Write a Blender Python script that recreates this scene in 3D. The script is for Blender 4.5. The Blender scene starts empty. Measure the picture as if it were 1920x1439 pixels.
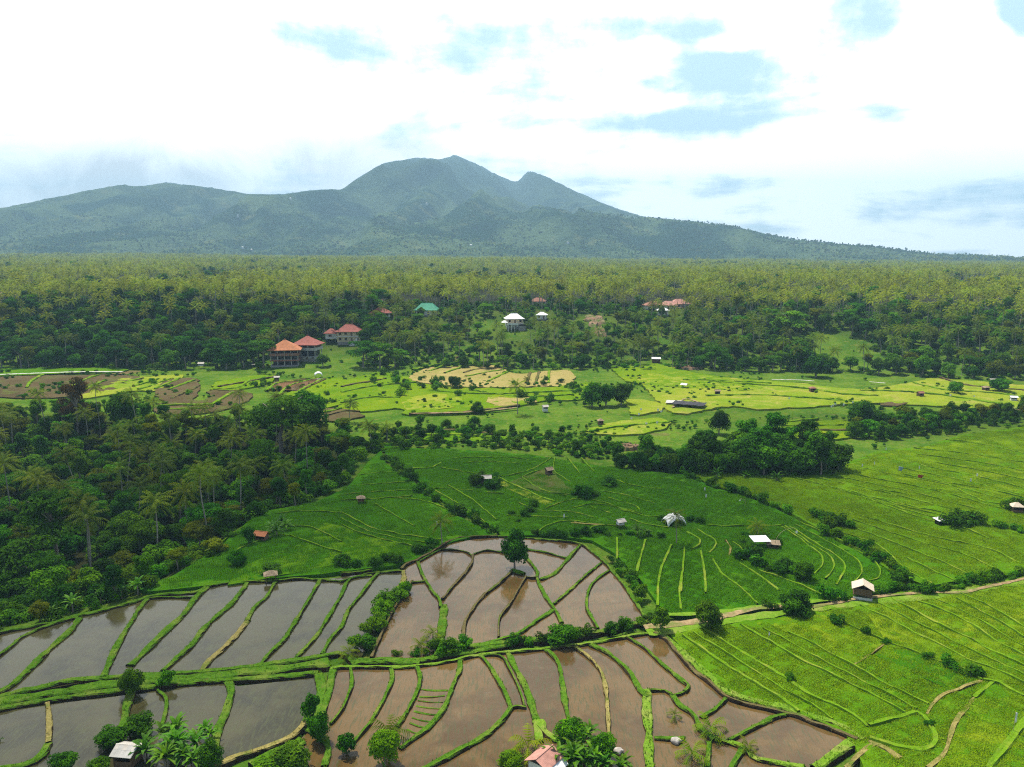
import bpy, math, random
import numpy as np
from mathutils import Vector, Euler
from mathutils.geometry import delaunay_2d_cdt

SC = bpy.context.scene
COL = SC.collection
R = math.radians
rng = np.random.default_rng(7)
random.seed(7)

# ------------------------------------------------------------------ camera
CAMZ, PITCH, FPX = 65.0, R(9.5), 1461.0
cam = bpy.data.cameras.new('camera'); co = bpy.data.objects.new('camera', cam); COL.objects.link(co)
cam.sensor_width = 36; cam.lens = 36 * FPX / 1920; cam.clip_start = 0.5; cam.clip_end = 90000
co.location = (0, 0, CAMZ); co.rotation_euler = (R(90) - PITCH, 0, 0)
SC.camera = co
SC.view_settings.view_transform = 'Standard'; SC.view_settings.look = 'None'
SC.view_settings.exposure = 0.58; SC.view_settings.gamma = 1
try:
    SC.cycles.max_bounces = 6; SC.cycles.diffuse_bounces = 2; SC.cycles.glossy_bounces = 3
    SC.cycles.transmission_bounces = 4; SC.cycles.transparent_max_bounces = 8; SC.cycles.volume_bounces = 0; SC.cycles.use_denoising = False; SC.cycles.filter_width = 1.15
except Exception: pass

# ------------------------------------------------------------------ sun and sky
SUN_EL, SUN_AZ = R(66), R(-38)          # azimuth from +Y towards +X
sd = Vector((math.sin(SUN_AZ) * math.cos(SUN_EL), math.cos(SUN_AZ) * math.cos(SUN_EL), math.sin(SUN_EL)))
sun = bpy.data.lights.new('sun', 'SUN'); so = bpy.data.objects.new('sun', sun); COL.objects.link(so)
sun.energy = 5.0; sun.angle = R(0.5); sun.color = (1, 0.93, 0.79)
so.rotation_euler = (-sd).to_track_quat('-Z', 'Y').to_euler()

class NT:
    """small helper for building node trees"""
    def __init__(s, tree): s.t = tree; s.n = tree.nodes; s.l = tree.links
    def node(s, typ, **kw):
        n = s.n.new(typ)
        for k, v in kw.items(): setattr(n, k, v)
        return n
    def set(s, sock, v):
        if isinstance(v, bpy.types.NodeSocket): s.l.new(v, sock)
        elif isinstance(v, (tuple, list)) and len(v) == 3 and sock.type == 'RGBA': sock.default_value = (*v, 1)
        else: sock.default_value = v
    def math(s, op, a, b=0.0, c=0.0, clamp=False):
        n = s.node('ShaderNodeMath', operation=op, use_clamp=clamp)
        s.set(n.inputs[0], a); s.set(n.inputs[1], b)
        if op in ('MULTIPLY_ADD', 'SMOOTH_MIN'): s.set(n.inputs[2], c)
        return n.outputs[0]
    def mix(s, f, a, b):
        n = s.node('ShaderNodeMix', data_type='RGBA'); n.clamp_factor = True
        s.set(n.inputs['Factor'], f); s.set(n.inputs[6], a); s.set(n.inputs[7], b)
        return n.outputs[2]
    def noise(s, vec=None, scale=5, detail=4, rough=0.55, dist=0.0):
        n = s.node('ShaderNodeTexNoise'); n.inputs['Scale'].default_value = scale
        n.inputs['Detail'].default_value = detail; n.inputs['Roughness'].default_value = rough
        n.inputs['Distortion'].default_value = dist
        if vec is not None: s.l.new(vec, n.inputs['Vector'])
        return n.outputs['Fac']
    def ramp(s, v, lo, hi, a=0.0, b=1.0):
        n = s.node('ShaderNodeMapRange', interpolation_type='SMOOTHSTEP')
        s.set(n.inputs[0], v); n.inputs[1].default_value = lo; n.inputs[2].default_value = hi
        n.inputs[3].default_value = a; n.inputs[4].default_value = b
        return n.outputs[0]
    def gauss(s, u, v, u0, v0, su, sv):
        a = s.math('POWER', s.math('MULTIPLY', s.math('SUBTRACT', u, u0), 1 / su), 2.0)
        b = s.math('POWER', s.math('MULTIPLY', s.math('SUBTRACT', v, v0), 1 / sv), 2.0)
        return s.math('POWER', 2.718, s.math('MULTIPLY', s.math('ADD', a, b), -1.0))

def build_world():
    w = bpy.data.worlds.new('World'); SC.world = w; w.use_nodes = True
    t = NT(w.node_tree); bg = t.n['Background']
    sky = t.node('ShaderNodeTexSky', sky_type='NISHITA'); sky.sun_disc = False
    sky.sun_elevation = SUN_EL; sky.sun_rotation = SUN_AZ; sky.altitude = 200; sky.air_density = 1.0; sky.dust_density = 1.0
    tc = t.node('ShaderNodeTexCoord'); sx = t.node('ShaderNodeSeparateXYZ'); t.l.new(tc.outputs['Generated'], sx.inputs[0])
    X, Y, Z = sx.outputs
    zc = t.math('MAXIMUM', Z, 0.0)
    yc = t.math('MAXIMUM', Y, 0.05)
    u = t.math('DIVIDE', X, yc); v = t.math('DIVIDE', Z, yc)
    # cloud deck seen in perspective
    den = t.math('ADD', zc, 0.16)
    cv = t.node('ShaderNodeCombineXYZ'); t.l.new(t.math('DIVIDE', X, den), cv.inputs[0]); t.l.new(t.math('DIVIDE', Y, den), cv.inputs[1])
    t.set(cv.inputs[2], t.math('MULTIPLY', Z, 2.2))
    n1 = t.noise(cv.outputs[0], 0.95, 9, 0.56, 0.25)
    n2 = t.noise(tc.outputs['Generated'], 9.0, 6, 0.6, 0.2)
    f = t.math('ADD', t.math('MULTIPLY', n1, 0.7), t.math('MULTIPLY', n2, 0.3))
    f = t.math('MULTIPLY_ADD', f, 1.75, -0.345)
    gaps = t.math('MULTIPLY', t.gauss(u, v, 0.23, 0.225, 0.14, 0.05), 0.24)
    gaps = t.math('ADD', gaps, t.math('MULTIPLY', t.gauss(u, v, 0.41, 0.29, 0.11, 0.04), 0.26))
    gaps = t.math('ADD', gaps, t.math('MULTIPLY', t.gauss(u, v, 0.61, 0.30, 0.05, 0.04), 0.48))
    gaps = t.math('ADD', gaps, t.math('MULTIPLY', t.gauss(u, v, -0.14, 0.245, 0.10, 0.045), 0.15))
    gaps = t.math('ADD', gaps, t.math('MULTIPLY', t.gauss(u, v, 0.15, 0.158, 0.13, 0.016), 0.19))
    gaps = t.math('ADD', gaps, t.math('MULTIPLY', t.gauss(u, v, 0.47, 0.165, 0.04, 0.022), 0.22))
    gaps = t.math('ADD', gaps, t.math('MULTIPLY', t.gauss(u, v, 0.62, 0.02, 0.22, 0.06), 0.02))
    puffs = t.math('MULTIPLY', t.gauss(u, v, 0.53, 0.26, 0.055, 0.07), 0.34)
    puffs = t.math('ADD', puffs, t.math('MULTIPLY', t.gauss(u, v, 0.165, 0.24, 0.045, 0.022), 0.30))
    puffs = t.math('ADD', puffs, t.math('MULTIPLY', t.gauss(u, v, 0.25, 0.25, 0.035, 0.010), 0.26))
    front = t.ramp(Y, -0.1, 0.6)
    low = t.ramp(Z, 0.42, 0.75, 1.0, 0.0)
    bias = t.math('ADD', t.math('MULTIPLY', t.math('MULTIPLY', front, low), 0.27), -0.16)
    f = t.math('ADD', f, bias)
    f = t.math('ADD', t.math('SUBTRACT', f, gaps), puffs)
    dens = t.ramp(f, 0.42, 0.66)
    # grey cloud bases hugging the ridge on the left, a faint one low on the right
    nb = t.noise(tc.outputs['Generated'], 7.0, 7, 0.6, 0.6)
    g = t.math('MULTIPLY', t.gauss(u, v, -0.66, 0.075, 0.32, 0.06), 1.15)
    g = t.math('ADD', g, t.math('MULTIPLY', t.gauss(u, v, -0.36, 0.105, 0.28, 0.04), 0.9))
    g = t.math('ADD', g, t.math('MULTIPLY', t.gauss(u, v, -0.14, 0.135, 0.10, 0.022), 0.7))
    g = t.math('ADD', g, t.math('MULTIPLY', t.gauss(u, v, 0.56, 0.135, 0.16, 0.03), 0.3))
    g = t.math('MULTIPLY', g, t.ramp(nb, 0.25, 0.75), clamp=True)
    ccol = t.mix(g, (1.9, 1.92, 1.95), (0.92, 0.90, 0.88))
    nsky = t.node('ShaderNodeVectorMath', operation='SCALE'); t.l.new(sky.outputs[0], nsky.inputs[0]); nsky.inputs['Scale'].default_value = 0.085
    thin = t.mix(0.6, nsky.outputs[0], (0.75, 1.02, 1.18))       # thin high veil over the blue in front
    blue = t.mix(t.math('MULTIPLY', front, low), nsky.outputs[0], thin)
    colr = t.mix(dens, blue, ccol)
    t.l.new(colr, bg.inputs[0]); bg.inputs[1].default_value = 1.0
build_world()

# ------------------------------------------------------------------ pixel -> ground, terrain height
def ray(px, py):
    u = (px - 960) / FPX; w = (py - 719.5) / FPX
    return u, math.cos(PITCH) - w * math.sin(PITCH), -math.sin(PITCH) - w * math.cos(PITCH)
def flat(px, py, z=0.0):
    u, y, dz = ray(px, py); k = (z - CAMZ) / dz
    return (u * k, y * k)
def project(x, y, z):
    dz = z - CAMZ
    d = y * math.cos(PITCH) - dz * math.sin(PITCH); w = -(y * math.sin(PITCH) + dz * math.cos(PITCH))
    return 960 + FPX * x / d, 719.5 + FPX * w / d
ss = lambda a, b, t: (lambda q: q * q * (3 - 2 * q))(np.clip((t - a) / (b - a), 0, 1))

def inpoly(x, y, poly):
    x = np.asarray(x, float); y = np.asarray(y, float); r = np.zeros(x.shape, bool)
    n = len(poly); j = n - 1
    for i in range(n):
        xi, yi = poly[i]; xj, yj = poly[j]
        c = ((yi > y) != (yj > y)) & (x < (xj - xi) * (y - yi) / ((yj - yi) or 1e-9) + xi)
        r ^= c; j = i
    return r
def polydist(x, y, poly):
    x = np.asarray(x, float); y = np.asarray(y, float); d = np.full(x.shape, 1e9)
    for i in range(len(poly)):
        (ax, ay), (bx, by) = poly[i - 1], poly[i]
        L = max((bx - ax) ** 2 + (by - ay) ** 2, 1e-9)
        q = np.clip(((x - ax) * (bx - ax) + (y - ay) * (by - ay)) / L, 0, 1)
        d = np.minimum(d, np.hypot(x - ax - q * (bx - ax), y - ay - q * (by - ay)))
    return d
def hsh(ix, iy, s=0):
    h = (ix.astype(np.int64) * 374761393 + iy.astype(np.int64) * 668265263 + s * 1442695041) & 0xffffffff
    h = ((h ^ (h >> 13)) * 1274126177) & 0xffffffff
    return ((h ^ (h >> 16)) & 0xffff) / 65535.0
def vnoise(x, y, s=0):
    x = np.asarray(x, float); y = np.asarray(y, float)
    ix = np.floor(x); iy = np.floor(y); fx = x - ix; fy = y - iy
    fx = fx * fx * (3 - 2 * fx); fy = fy * fy * (3 - 2 * fy)
    a = hsh(ix, iy, s); b = hsh(ix + 1, iy, s); c = hsh(ix, iy + 1, s); d = hsh(ix + 1, iy + 1, s)
    return (a * (1 - fx) + b * fx) * (1 - fy) + (c * (1 - fx) + d * fx) * fy
def fbm(x, y, o=4, s=0):
    r = 0; a = 0.5; t = 0
    for k in range(o):
        r = r + a * vnoise(x, y, s + k * 17); t += a; a *= 0.5; x = np.asarray(x) * 2.03 + 5.1; y = np.asarray(y) * 2.03 + 1.7
    return r / t

VALLEY_PX = [(-330, 768), (0, 772), (150, 770), (250, 776), (330, 796), (480, 784), (640, 796), (690, 840), (655, 905), (560, 945), (470, 985),
             (420, 1030), (330, 1085), (230, 1125), (120, 1155), (0, 1180), (-300, 1250)]
VALLEY = [flat(*p) for p in VALLEY_PX]
def height(x, y):
    x = np.asarray(x, float); y = np.asarray(y, float)
    m = inpoly(x, y, VALLEY); d = polydist(x, y, VALLEY)
    z = -13.0 * ss(0, 26, np.where(m, d, 0))
    foot = 436 - 46 * ss(130, 280, x) + 8 * np.sin(x * 0.021)
    z = z + 23 * ss(0, 150, y - foot) + 1.6 * ss(0, 120, y - foot) * (fbm(x / 45, y / 45, 3, 5) - 0.5) * 4
    q = np.clip(x / np.maximum(y, 50), -0.75, 0.75)
    s = ss(620, 2500, y)
    z = z + s * (6 - 23 * q) + ss(620, 900, y) * (fbm(x / 260, y / 260, 3, 9) - 0.5) * (8 + 10 * ss(900, 2000, y))
    z = z - 60 * ss(9000, 10800, y)
    return z
h1 = lambda x, y: float(height(np.array([x]), np.array([y]))[0])
def G(px, py):
    """the point of the terrain that the photograph shows at this pixel"""
    u, dy, dz = ray(px, py); k0 = 60.0; k = 60.0
    ks = np.concatenate([np.arange(60, 700, 1.5), np.arange(700, 3000, 8)])
    z = CAMZ + dz * ks; hh = height(u * ks, dy * ks)
    i = np.argmax(z < hh)
    if z[i] >= hh[i]: i = len(ks) - 1
    a = ks[i - 1]; b = ks[i]; da = z[i - 1] - hh[i - 1]; db = z[i] - hh[i]
    k = a + (b - a) * da / (da - db + 1e-9)
    return Vector((u * k, dy * k, h1(u * k, dy * k)))
# crops of the photograph in which outlines were read, three times enlarged
OFF = {'L': (0, 960), 'M': (640, 960), 'R': (1280, 960), 'l': (0, 560), 'm': (640, 560), 'r': (1280, 560)}
def P(tag, pts):
    ox, oy = OFF[tag]
    return [(ox + a / 3, oy + b / 3) for a, b in pts]
def W(tag, pts): return [flat(*p) for p in P(tag, pts)]

# ------------------------------------------------------------------ materials
def new_mat(name):
    m = bpy.data.materials.new(name); m.use_nodes = True
    t = NT(m.node_tree); return m, t, t.n['Principled BSDF']
def objcoord(t): return t.node('ShaderNodeNewGeometry').outputs['Position']

def leaf_mat(name, c1, c2, trans=0.28, rough=0.7, spec=0.05):
    m, t, b = new_mat(name)
    a = t.node('ShaderNodeAttribute', attribute_name='tint')
    oi = t.node('ShaderNodeObjectInfo')
    c = t.mix(a.outputs['Fac'], c1, c2)
    hs = t.node('ShaderNodeHueSaturation'); t.l.new(c, hs.inputs['Color']); hs.inputs['Saturation'].default_value = 1.12
    t.set(hs.inputs['Hue'], t.math('MULTIPLY_ADD', oi.outputs['Random'], 0.034, 0.490))
    v = t.math('FRACT', t.math('MULTIPLY', oi.outputs['Random'], 7.31))
    t.set(hs.inputs['Value'], t.math('MULTIPLY_ADD', v, 0.7, 0.65))
    t.l.new(hs.outputs[0], b.inputs['Base Color']); b.inputs['Roughness'].default_value = rough
    b.inputs['Specular IOR Level'].default_value = spec
    tr = t.node('ShaderNodeBsdfTranslucent'); t.l.new(hs.outputs[0], tr.inputs[0])
    mx = t.node('ShaderNodeMixShader'); mx.inputs[0].default_value = trans
    t.l.new(b.outputs[0], mx.inputs[1]); t.l.new(tr.outputs[0], mx.inputs[2])
    t.l.new(mx.outputs[0], t.n['Material Output'].inputs[0])
    return m
def noisy_mat(name, c1, c2, scale=1.0, rough=0.85, bump=0.3, c3=None, s3=0.1, spec=0.2, bdist=0.1):
    m, t, b = new_mat(name); p = objcoord(t)
    c = t.mix(t.ramp(t.noise(p, scale, 5, 0.6), 0.32, 0.68), c1, c2)
    if c3: c = t.mix(t.ramp(t.noise(p, s3, 4, 0.6, 0.3), 0.45, 0.65), c, c3)
    t.l.new(c, b.inputs['Base Color']); b.inputs['Roughness'].default_value = rough; b.inputs['Specular IOR Level'].default_value = spec
    bn = t.node('ShaderNodeBump'); bn.inputs['Strength'].default_value = bump; bn.inputs['Distance'].default_value = bdist
    t.l.new(t.noise(p, scale * 2.2, 4, 0.65), bn.inputs['Height']); t.l.new(bn.outputs[0], b.inputs['Normal'])
    return m
M = {}
M['leaf_dark'] = leaf_mat('leaf_dark', (0.012, 0.050, 0.003), (0.080, 0.195, 0.012))
M['leaf_mid'] = leaf_mat('leaf_mid', (0.022, 0.085, 0.004), (0.135, 0.290, 0.016))
M['leaf_olive'] = leaf_mat('leaf_olive', (0.050, 0.080, 0.006), (0.200, 0.235, 0.022))
M['leaf_light'] = leaf_mat('leaf_light', (0.050, 0.140, 0.006), (0.180, 0.330, 0.018))
M['leaf_rust'] = leaf_mat('leaf_rust', (0.070, 0.055, 0.018), (0.110, 0.070, 0.024))
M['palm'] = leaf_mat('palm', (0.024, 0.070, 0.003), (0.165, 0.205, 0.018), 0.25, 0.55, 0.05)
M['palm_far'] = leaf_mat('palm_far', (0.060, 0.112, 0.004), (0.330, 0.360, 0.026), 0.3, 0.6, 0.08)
M['banana'] = leaf_mat('banana', (0.030, 0.110, 0.006), (0.130, 0.260, 0.020), 0.35, 0.5, 0.12)
M['bark'] = noisy_mat('bark', (0.16, 0.13, 0.10), (0.30, 0.26, 0.21), 6)
M['palm_bark'] = noisy_mat('palm_bark', (0.22, 0.19, 0.15), (0.38, 0.34, 0.28), 5)
M['grass_blade'] = leaf_mat('grass_blade', (0.055, 0.130, 0.008), (0.140, 0.240, 0.018), 0.35)
M['dry_blade'] = leaf_mat('dry_blade', (0.17, 0.15, 0.035), (0.32, 0.26, 0.09), 0.3)
M['reed_blade'] = leaf_mat('reed_blade', (0.060, 0.150, 0.008), (0.150, 0.290, 0.018), 0.35)

def bund_mat(name, g1, g2, g3, soil=(0.045, 0.030, 0.018)):
    m, t, b = new_mat(name); p = objcoord(t)
    c = t.mix(t.ramp(t.noise(p, 1.6, 5, 0.65), 0.3, 0.7), g1, g2)
    c = t.mix(t.ramp(t.noise(p, 0.22, 4, 0.6), 0.48, 0.66), c, g3); c = t.mix(t.ramp(t.noise(p, 0.5, 5, 0.7, 0.6), 0.60, 0.72, 0, 0.7), c, (0.15, 0.115, 0.05))
    hv = t.node('ShaderNodeHueSaturation'); t.l.new(c, hv.inputs['Color']); t.set(hv.inputs['Value'], t.math('MULTIPLY_ADD', t.noise(p, 5.0, 3, 0.8), 1.5, 0.2)); c = hv.outputs[0]
    geo = t.node('ShaderNodeNewGeometry'); sz = t.node('ShaderNodeSeparateXYZ'); t.l.new(geo.outputs['True Normal'], sz.inputs[0])
    nz = t.math('ADD', sz.outputs[2], t.math('MULTIPLY_ADD', t.noise(p, 2.5, 3), 0.5, -0.25))
    c = t.mix(t.ramp(nz, 0.42, 0.62), soil, c)
    t.l.new(c, b.inputs['Base Color']); b.inputs['Roughness'].default_value = 1.0; b.inputs['Specular IOR Level'].default_value = 0.0
    bn = t.node('ShaderNodeBump'); bn.inputs['Strength'].default_value = 0.7; bn.inputs['Distance'].default_value = 0.15
    t.l.new(t.noise(p, 4, 4, 0.7), bn.inputs['Height']); t.l.new(bn.outputs[0], b.inputs['Normal'])
    return m
M['bund_green'] = bund_mat('bund_green', (0.045, 0.120, 0.008), (0.085, 0.180, 0.012), (0.13, 0.19, 0.025))
M['bund_tan'] = bund_mat('bund_tan', (0.20, 0.17, 0.05), (0.30, 0.25, 0.09), (0.10, 0.15, 0.02))
M['bund_brown'] = bund_mat('bund_brown', (0.10, 0.085, 0.035), (0.15, 0.12, 0.05), (0.08, 0.12, 0.02))
M['bund_field'] = bund_mat('bund_field', (0.100, 0.210, 0.012), (0.160, 0.270, 0.025), (0.21, 0.26, 0.05))
M['soil_path'] = noisy_mat('soil_path', (0.20, 0.13, 0.06), (0.33, 0.24, 0.12), 1.5, c3=(0.12, 0.15, 0.025), s3=0.3)
M['bare_earth'] = noisy_mat('bare_earth', (0.14, 0.085, 0.05), (0.30, 0.18, 0.11), 0.35, c3=(0.09, 0.13, 0.02), s3=0.16)
M['concrete'] = noisy_mat('concrete', (0.36, 0.35, 0.32), (0.50, 0.48, 0.44), 0.8)

M['divider'] = bund_mat('divider', (0.095, 0.205, 0.006), (0.150, 0.270, 0.012), (0.21, 0.26, 0.03), (0.07, 0.15, 0.006))
def rice_mat(name, c1, c2, c3, fine=2.0):
    m, t, b = new_mat(name); p = objcoord(t)
    c = t.mix(t.ramp(t.noise(p, 0.035, 4, 0.55, 0.4), 0.35, 0.65), c1, c2)
    c = t.mix(t.ramp(t.noise(p, 0.10, 6, 0.7, 0.8), 0.48, 0.70), c, c3)
    n = t.noise(p, fine, 4, 0.75)
    hs = t.node('ShaderNodeHueSaturation'); t.l.new(c, hs.inputs['Color']); t.set(hs.inputs['Value'], t.math('MULTIPLY_ADD', n, 1.4, 0.42))
    t.l.new(hs.outputs[0], b.inputs['Base Color']); b.inputs['Roughness'].default_value = 1.0; b.inputs['Specular IOR Level'].default_value = 0.0
    bn = t.node('ShaderNodeBump'); bn.inputs['Strength'].default_value = 0.9; bn.inputs['Distance'].default_value = 0.35
    t.l.new(t.noise(p, fine * 1.3, 3, 0.8), bn.inputs['Height']); t.l.new(bn.outputs[0], b.inputs['Normal'])
    return m
M['rice_deep'] = rice_mat('rice_deep', (0.026, 0.110, 0.003), (0.042, 0.140, 0.003), (0.070, 0.170, 0.005))
M['rice_mid'] = rice_mat('rice_mid', (0.055, 0.150, 0.003), (0.082, 0.180, 0.004), (0.115, 0.200, 0.006))
M['rice_lime'] = rice_mat('rice_lime', (0.085, 0.170, 0.004), (0.120, 0.195, 0.005), (0.165, 0.215, 0.008))
M['rice_ripe'] = rice_mat('rice_ripe', (0.130, 0.205, 0.010), (0.190, 0.230, 0.018), (0.250, 0.240, 0.050), 1.2)
M['stubble'] = rice_mat('stubble', (0.240, 0.200, 0.065), (0.300, 0.240, 0.090), (0.190, 0.210, 0.040), 1.2)
M['rice_plot'] = rice_mat('rice_plot', (0.040, 0.075, 0.010), (0.070, 0.100, 0.018), (0.09, 0.075, 0.03), 1.5)
M['plough'] = rice_mat('plough', (0.070, 0.054, 0.026), (0.095, 0.072, 0.036), (0.085, 0.100, 0.025), 1.2)

def water_mat(name, c1, c2, c3, rows):
    m, t, b = new_mat(name); p = objcoord(t)
    c = t.mix(t.ramp(t.noise(p, 0.07, 5, 0.65, 0.6), 0.40, 0.62), c1, c2)
    c = t.mix(t.ramp(t.noise(p, 0.35, 5, 0.65), 0.50, 0.75, 0, 0.6), c, c3)
    # faint rows of just planted seedlings
    mp = t.node('ShaderNodeMapping'); mp.inputs['Rotation'].default_value = (0, 0, R(-14)); mp.inputs['Scale'].default_value = (3.4, 0.35, 1); t.l.new(p, mp.inputs[0])
    sd_ = t.ramp(t.noise(mp.outputs[0], 1.0, 3, 0.7), 0.50, 0.62)
    c = t.mix(t.math('MULTIPLY', sd_, rows), c, (0.055, 0.060, 0.018))
    t.l.new(c, b.inputs['Base Color']); b.inputs['IOR'].default_value = 1.33
    t.set(b.inputs['Roughness'], t.ramp(t.noise(p, 0.25, 3), 0.4, 0.7, 0.05, 0.16))
    b.inputs['Specular IOR Level'].default_value = 0.30
    bn = t.node('ShaderNodeBump'); bn.inputs['Strength'].default_value = 0.16; bn.inputs['Distance'].default_value = 0.03
    t.l.new(t.noise(mp.outputs[0], 1.3, 4, 0.7), bn.inputs['Height']); t.l.new(bn.outputs[0], b.inputs['Normal'])
    return m
M['water_grey'] = water_mat('water_grey', (0.058, 0.052, 0.020), (0.030, 0.028, 0.012), (0.066, 0.074, 0.018), 0.75)
M['water_brown'] = water_mat('water_brown', (0.122, 0.074, 0.024), (0.074, 0.044, 0.015), (0.145, 0.098, 0.045), 0.7)

def ground_mat():
    m, t, b = new_mat('ground'); p = objcoord(t)
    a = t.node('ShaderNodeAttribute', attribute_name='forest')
    c = t.mix(t.ramp(t.noise(p, 0.06, 5, 0.6), 0.35, 0.65), (0.050, 0.125, 0.010), (0.105, 0.180, 0.016))
    c = t.mix(t.ramp(t.noise(p, 0.35, 5, 0.65), 0.5, 0.7), c, (0.14, 0.17, 0.03))
    c = t.mix(t.ramp(t.noise(p, 0.02, 4, 0.6), 0.62, 0.72), c, (0.16, 0.12, 0.055))
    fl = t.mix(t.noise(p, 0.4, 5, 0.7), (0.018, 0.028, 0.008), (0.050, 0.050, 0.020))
    hv = t.node('ShaderNodeHueSaturation'); t.l.new(c, hv.inputs['Color']); t.set(hv.inputs['Value'], t.math('MULTIPLY_ADD', t.noise(p, 1.1, 5, 0.8), 1.7, 0.1)); c = hv.outputs[0]
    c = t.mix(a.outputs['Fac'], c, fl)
    t.l.new(c, b.inputs['Base Color']); b.inputs['Roughness'].default_value = 1.0; b.inputs['Specular IOR Level'].default_value = 0.0
    bn = t.node('ShaderNodeBump'); bn.inputs['Strength'].default_value = 0.8; bn.inputs['Distance'].default_value = 0.5
    t.l.new(t.noise(p, 0.9, 5, 0.75), bn.inputs['Height']); t.l.new(bn.outputs[0], b.inputs['Normal'])
    return m
M['ground'] = ground_mat()
def hill_mat():
    m, t, b = new_mat('forested_slope'); p = objcoord(t)
    c = t.mix(t.ramp(t.noise(p, 0.0022, 7, 0.68, 0.5), 0.42, 0.60), (0.012, 0.036, 0.016), (0.068, 0.108, 0.042))
    c = t.mix(t.ramp(t.noise(p, 0.006, 7, 0.72), 0.54, 0.72, 0, 0.8), c, (0.130, 0.145, 0.050))
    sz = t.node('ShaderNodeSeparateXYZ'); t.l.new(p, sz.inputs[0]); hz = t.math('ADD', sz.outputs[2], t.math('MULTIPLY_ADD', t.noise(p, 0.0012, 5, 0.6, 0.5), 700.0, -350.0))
    c = t.mix(t.ramp(hz, 330, 620, 0, 0.8), c, (0.026, 0.050, 0.018))  # darker upper forest, with cloud shade painted into its colour
    n = t.noise(p, 0.05, 5, 0.8)
    hs = t.node('ShaderNodeHueSaturation'); t.l.new(c, hs.inputs['Color']); t.set(hs.inputs['Value'], t.math('MULTIPLY_ADD', n, 1.7, 0.15))
    t.l.new(hs.outputs[0], b.inputs['Base Color']); b.inputs['Roughness'].default_value = 1; b.inputs['Specular IOR Level'].default_value = 0
    bn = t.node('ShaderNodeBump'); bn.inputs['Strength'].default_value = 1.0; bn.inputs['Distance'].default_value = 16
    t.l.new(t.noise(p, 0.045, 4, 0.7), bn.inputs['Height']); t.l.new(bn.outputs[0], b.inputs['Normal'])
    return m
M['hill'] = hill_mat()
def paint(name, c, rough=0.6, var=0.25, scale=1.2):
    return noisy_mat(name, tuple(x * (1 - var) for x in c), c, scale, rough, 0.15)
def tile_mat(name, c, bands=2.6):
    m, t, b = new_mat(name); tc = t.node('ShaderNodeTexCoord'); p = tc.outputs['Object']
    w = t.node('ShaderNodeTexWave', bands_direction='Z'); w.inputs['Scale'].default_value = bands; w.inputs['Distortion'].default_value = 0.3; t.l.new(p, w.inputs[0])
    cc = t.mix(t.ramp(t.noise(p, 0.7, 5, 0.65), 0.3, 0.7), tuple(x * 0.6 for x in c), c)
    cc = t.mix(t.math('MULTIPLY', w.outputs['Fac'], 0.35), cc, tuple(x * 0.5 for x in c))
    t.l.new(cc, b.inputs['Base Color']); b.inputs['Roughness'].default_value = 0.8
    return m
M['tile_orange'] = tile_mat('tile_orange', (0.52, 0.17, 0.05)); M['tile_red'] = tile_mat('tile_red', (0.36, 0.085, 0.055))
M['tile_dull'] = tile_mat('tile_dull', (0.32, 0.13, 0.08)); M['tile_pink'] = tile_mat('tile_pink', (0.55, 0.26, 0.20))
M['roof_green'] = tile_mat('roof_green', (0.04, 0.34, 0.20)); M['roof_white'] = paint('roof_white', (0.80, 0.80, 0.78), 0.5, 0.12)
M['tin'] = paint('tin', (0.50, 0.46, 0.40), 0.6, 0.3, 0.9); M['thatch'] = paint('thatch', (0.36, 0.27, 0.17), 0.9, 0.5, 3)
M['cream'] = paint('cream', (0.62, 0.52, 0.32)); M['white'] = paint('white', (0.76, 0.75, 0.71)); M['grey'] = paint('grey', (0.33, 0.31, 0.29))
M['redwall'] = paint('redwall', (0.38, 0.15, 0.09)); M['wood'] = paint('wood', (0.20, 0.12, 0.07), 0.8, 0.4, 4)
M['dark'] = paint('dark', (0.022, 0.020, 0.018), 0.4); M['tan_roof'] = paint('tan_roof', (0.60, 0.50, 0.38), 0.8, 0.2, 2)
M['net'] = paint('net', (0.035, 0.035, 0.042), 0.7); M['cloth'] = paint('cloth', (0.80, 0.80, 0.78), 0.7, 0.1); M['bamboo'] = paint('bamboo', (0.45, 0.38, 0.22), 0.6)
M['red_cloth'] = paint('red_cloth', (0.45, 0.06, 0.03)); M['blue_cloth'] = paint('blue_cloth', (0.30, 0.42, 0.55)); M['stone'] = noisy_mat('stone', (0.30, 0.27, 0.24), (0.46, 0.42, 0.38), 2)

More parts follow.
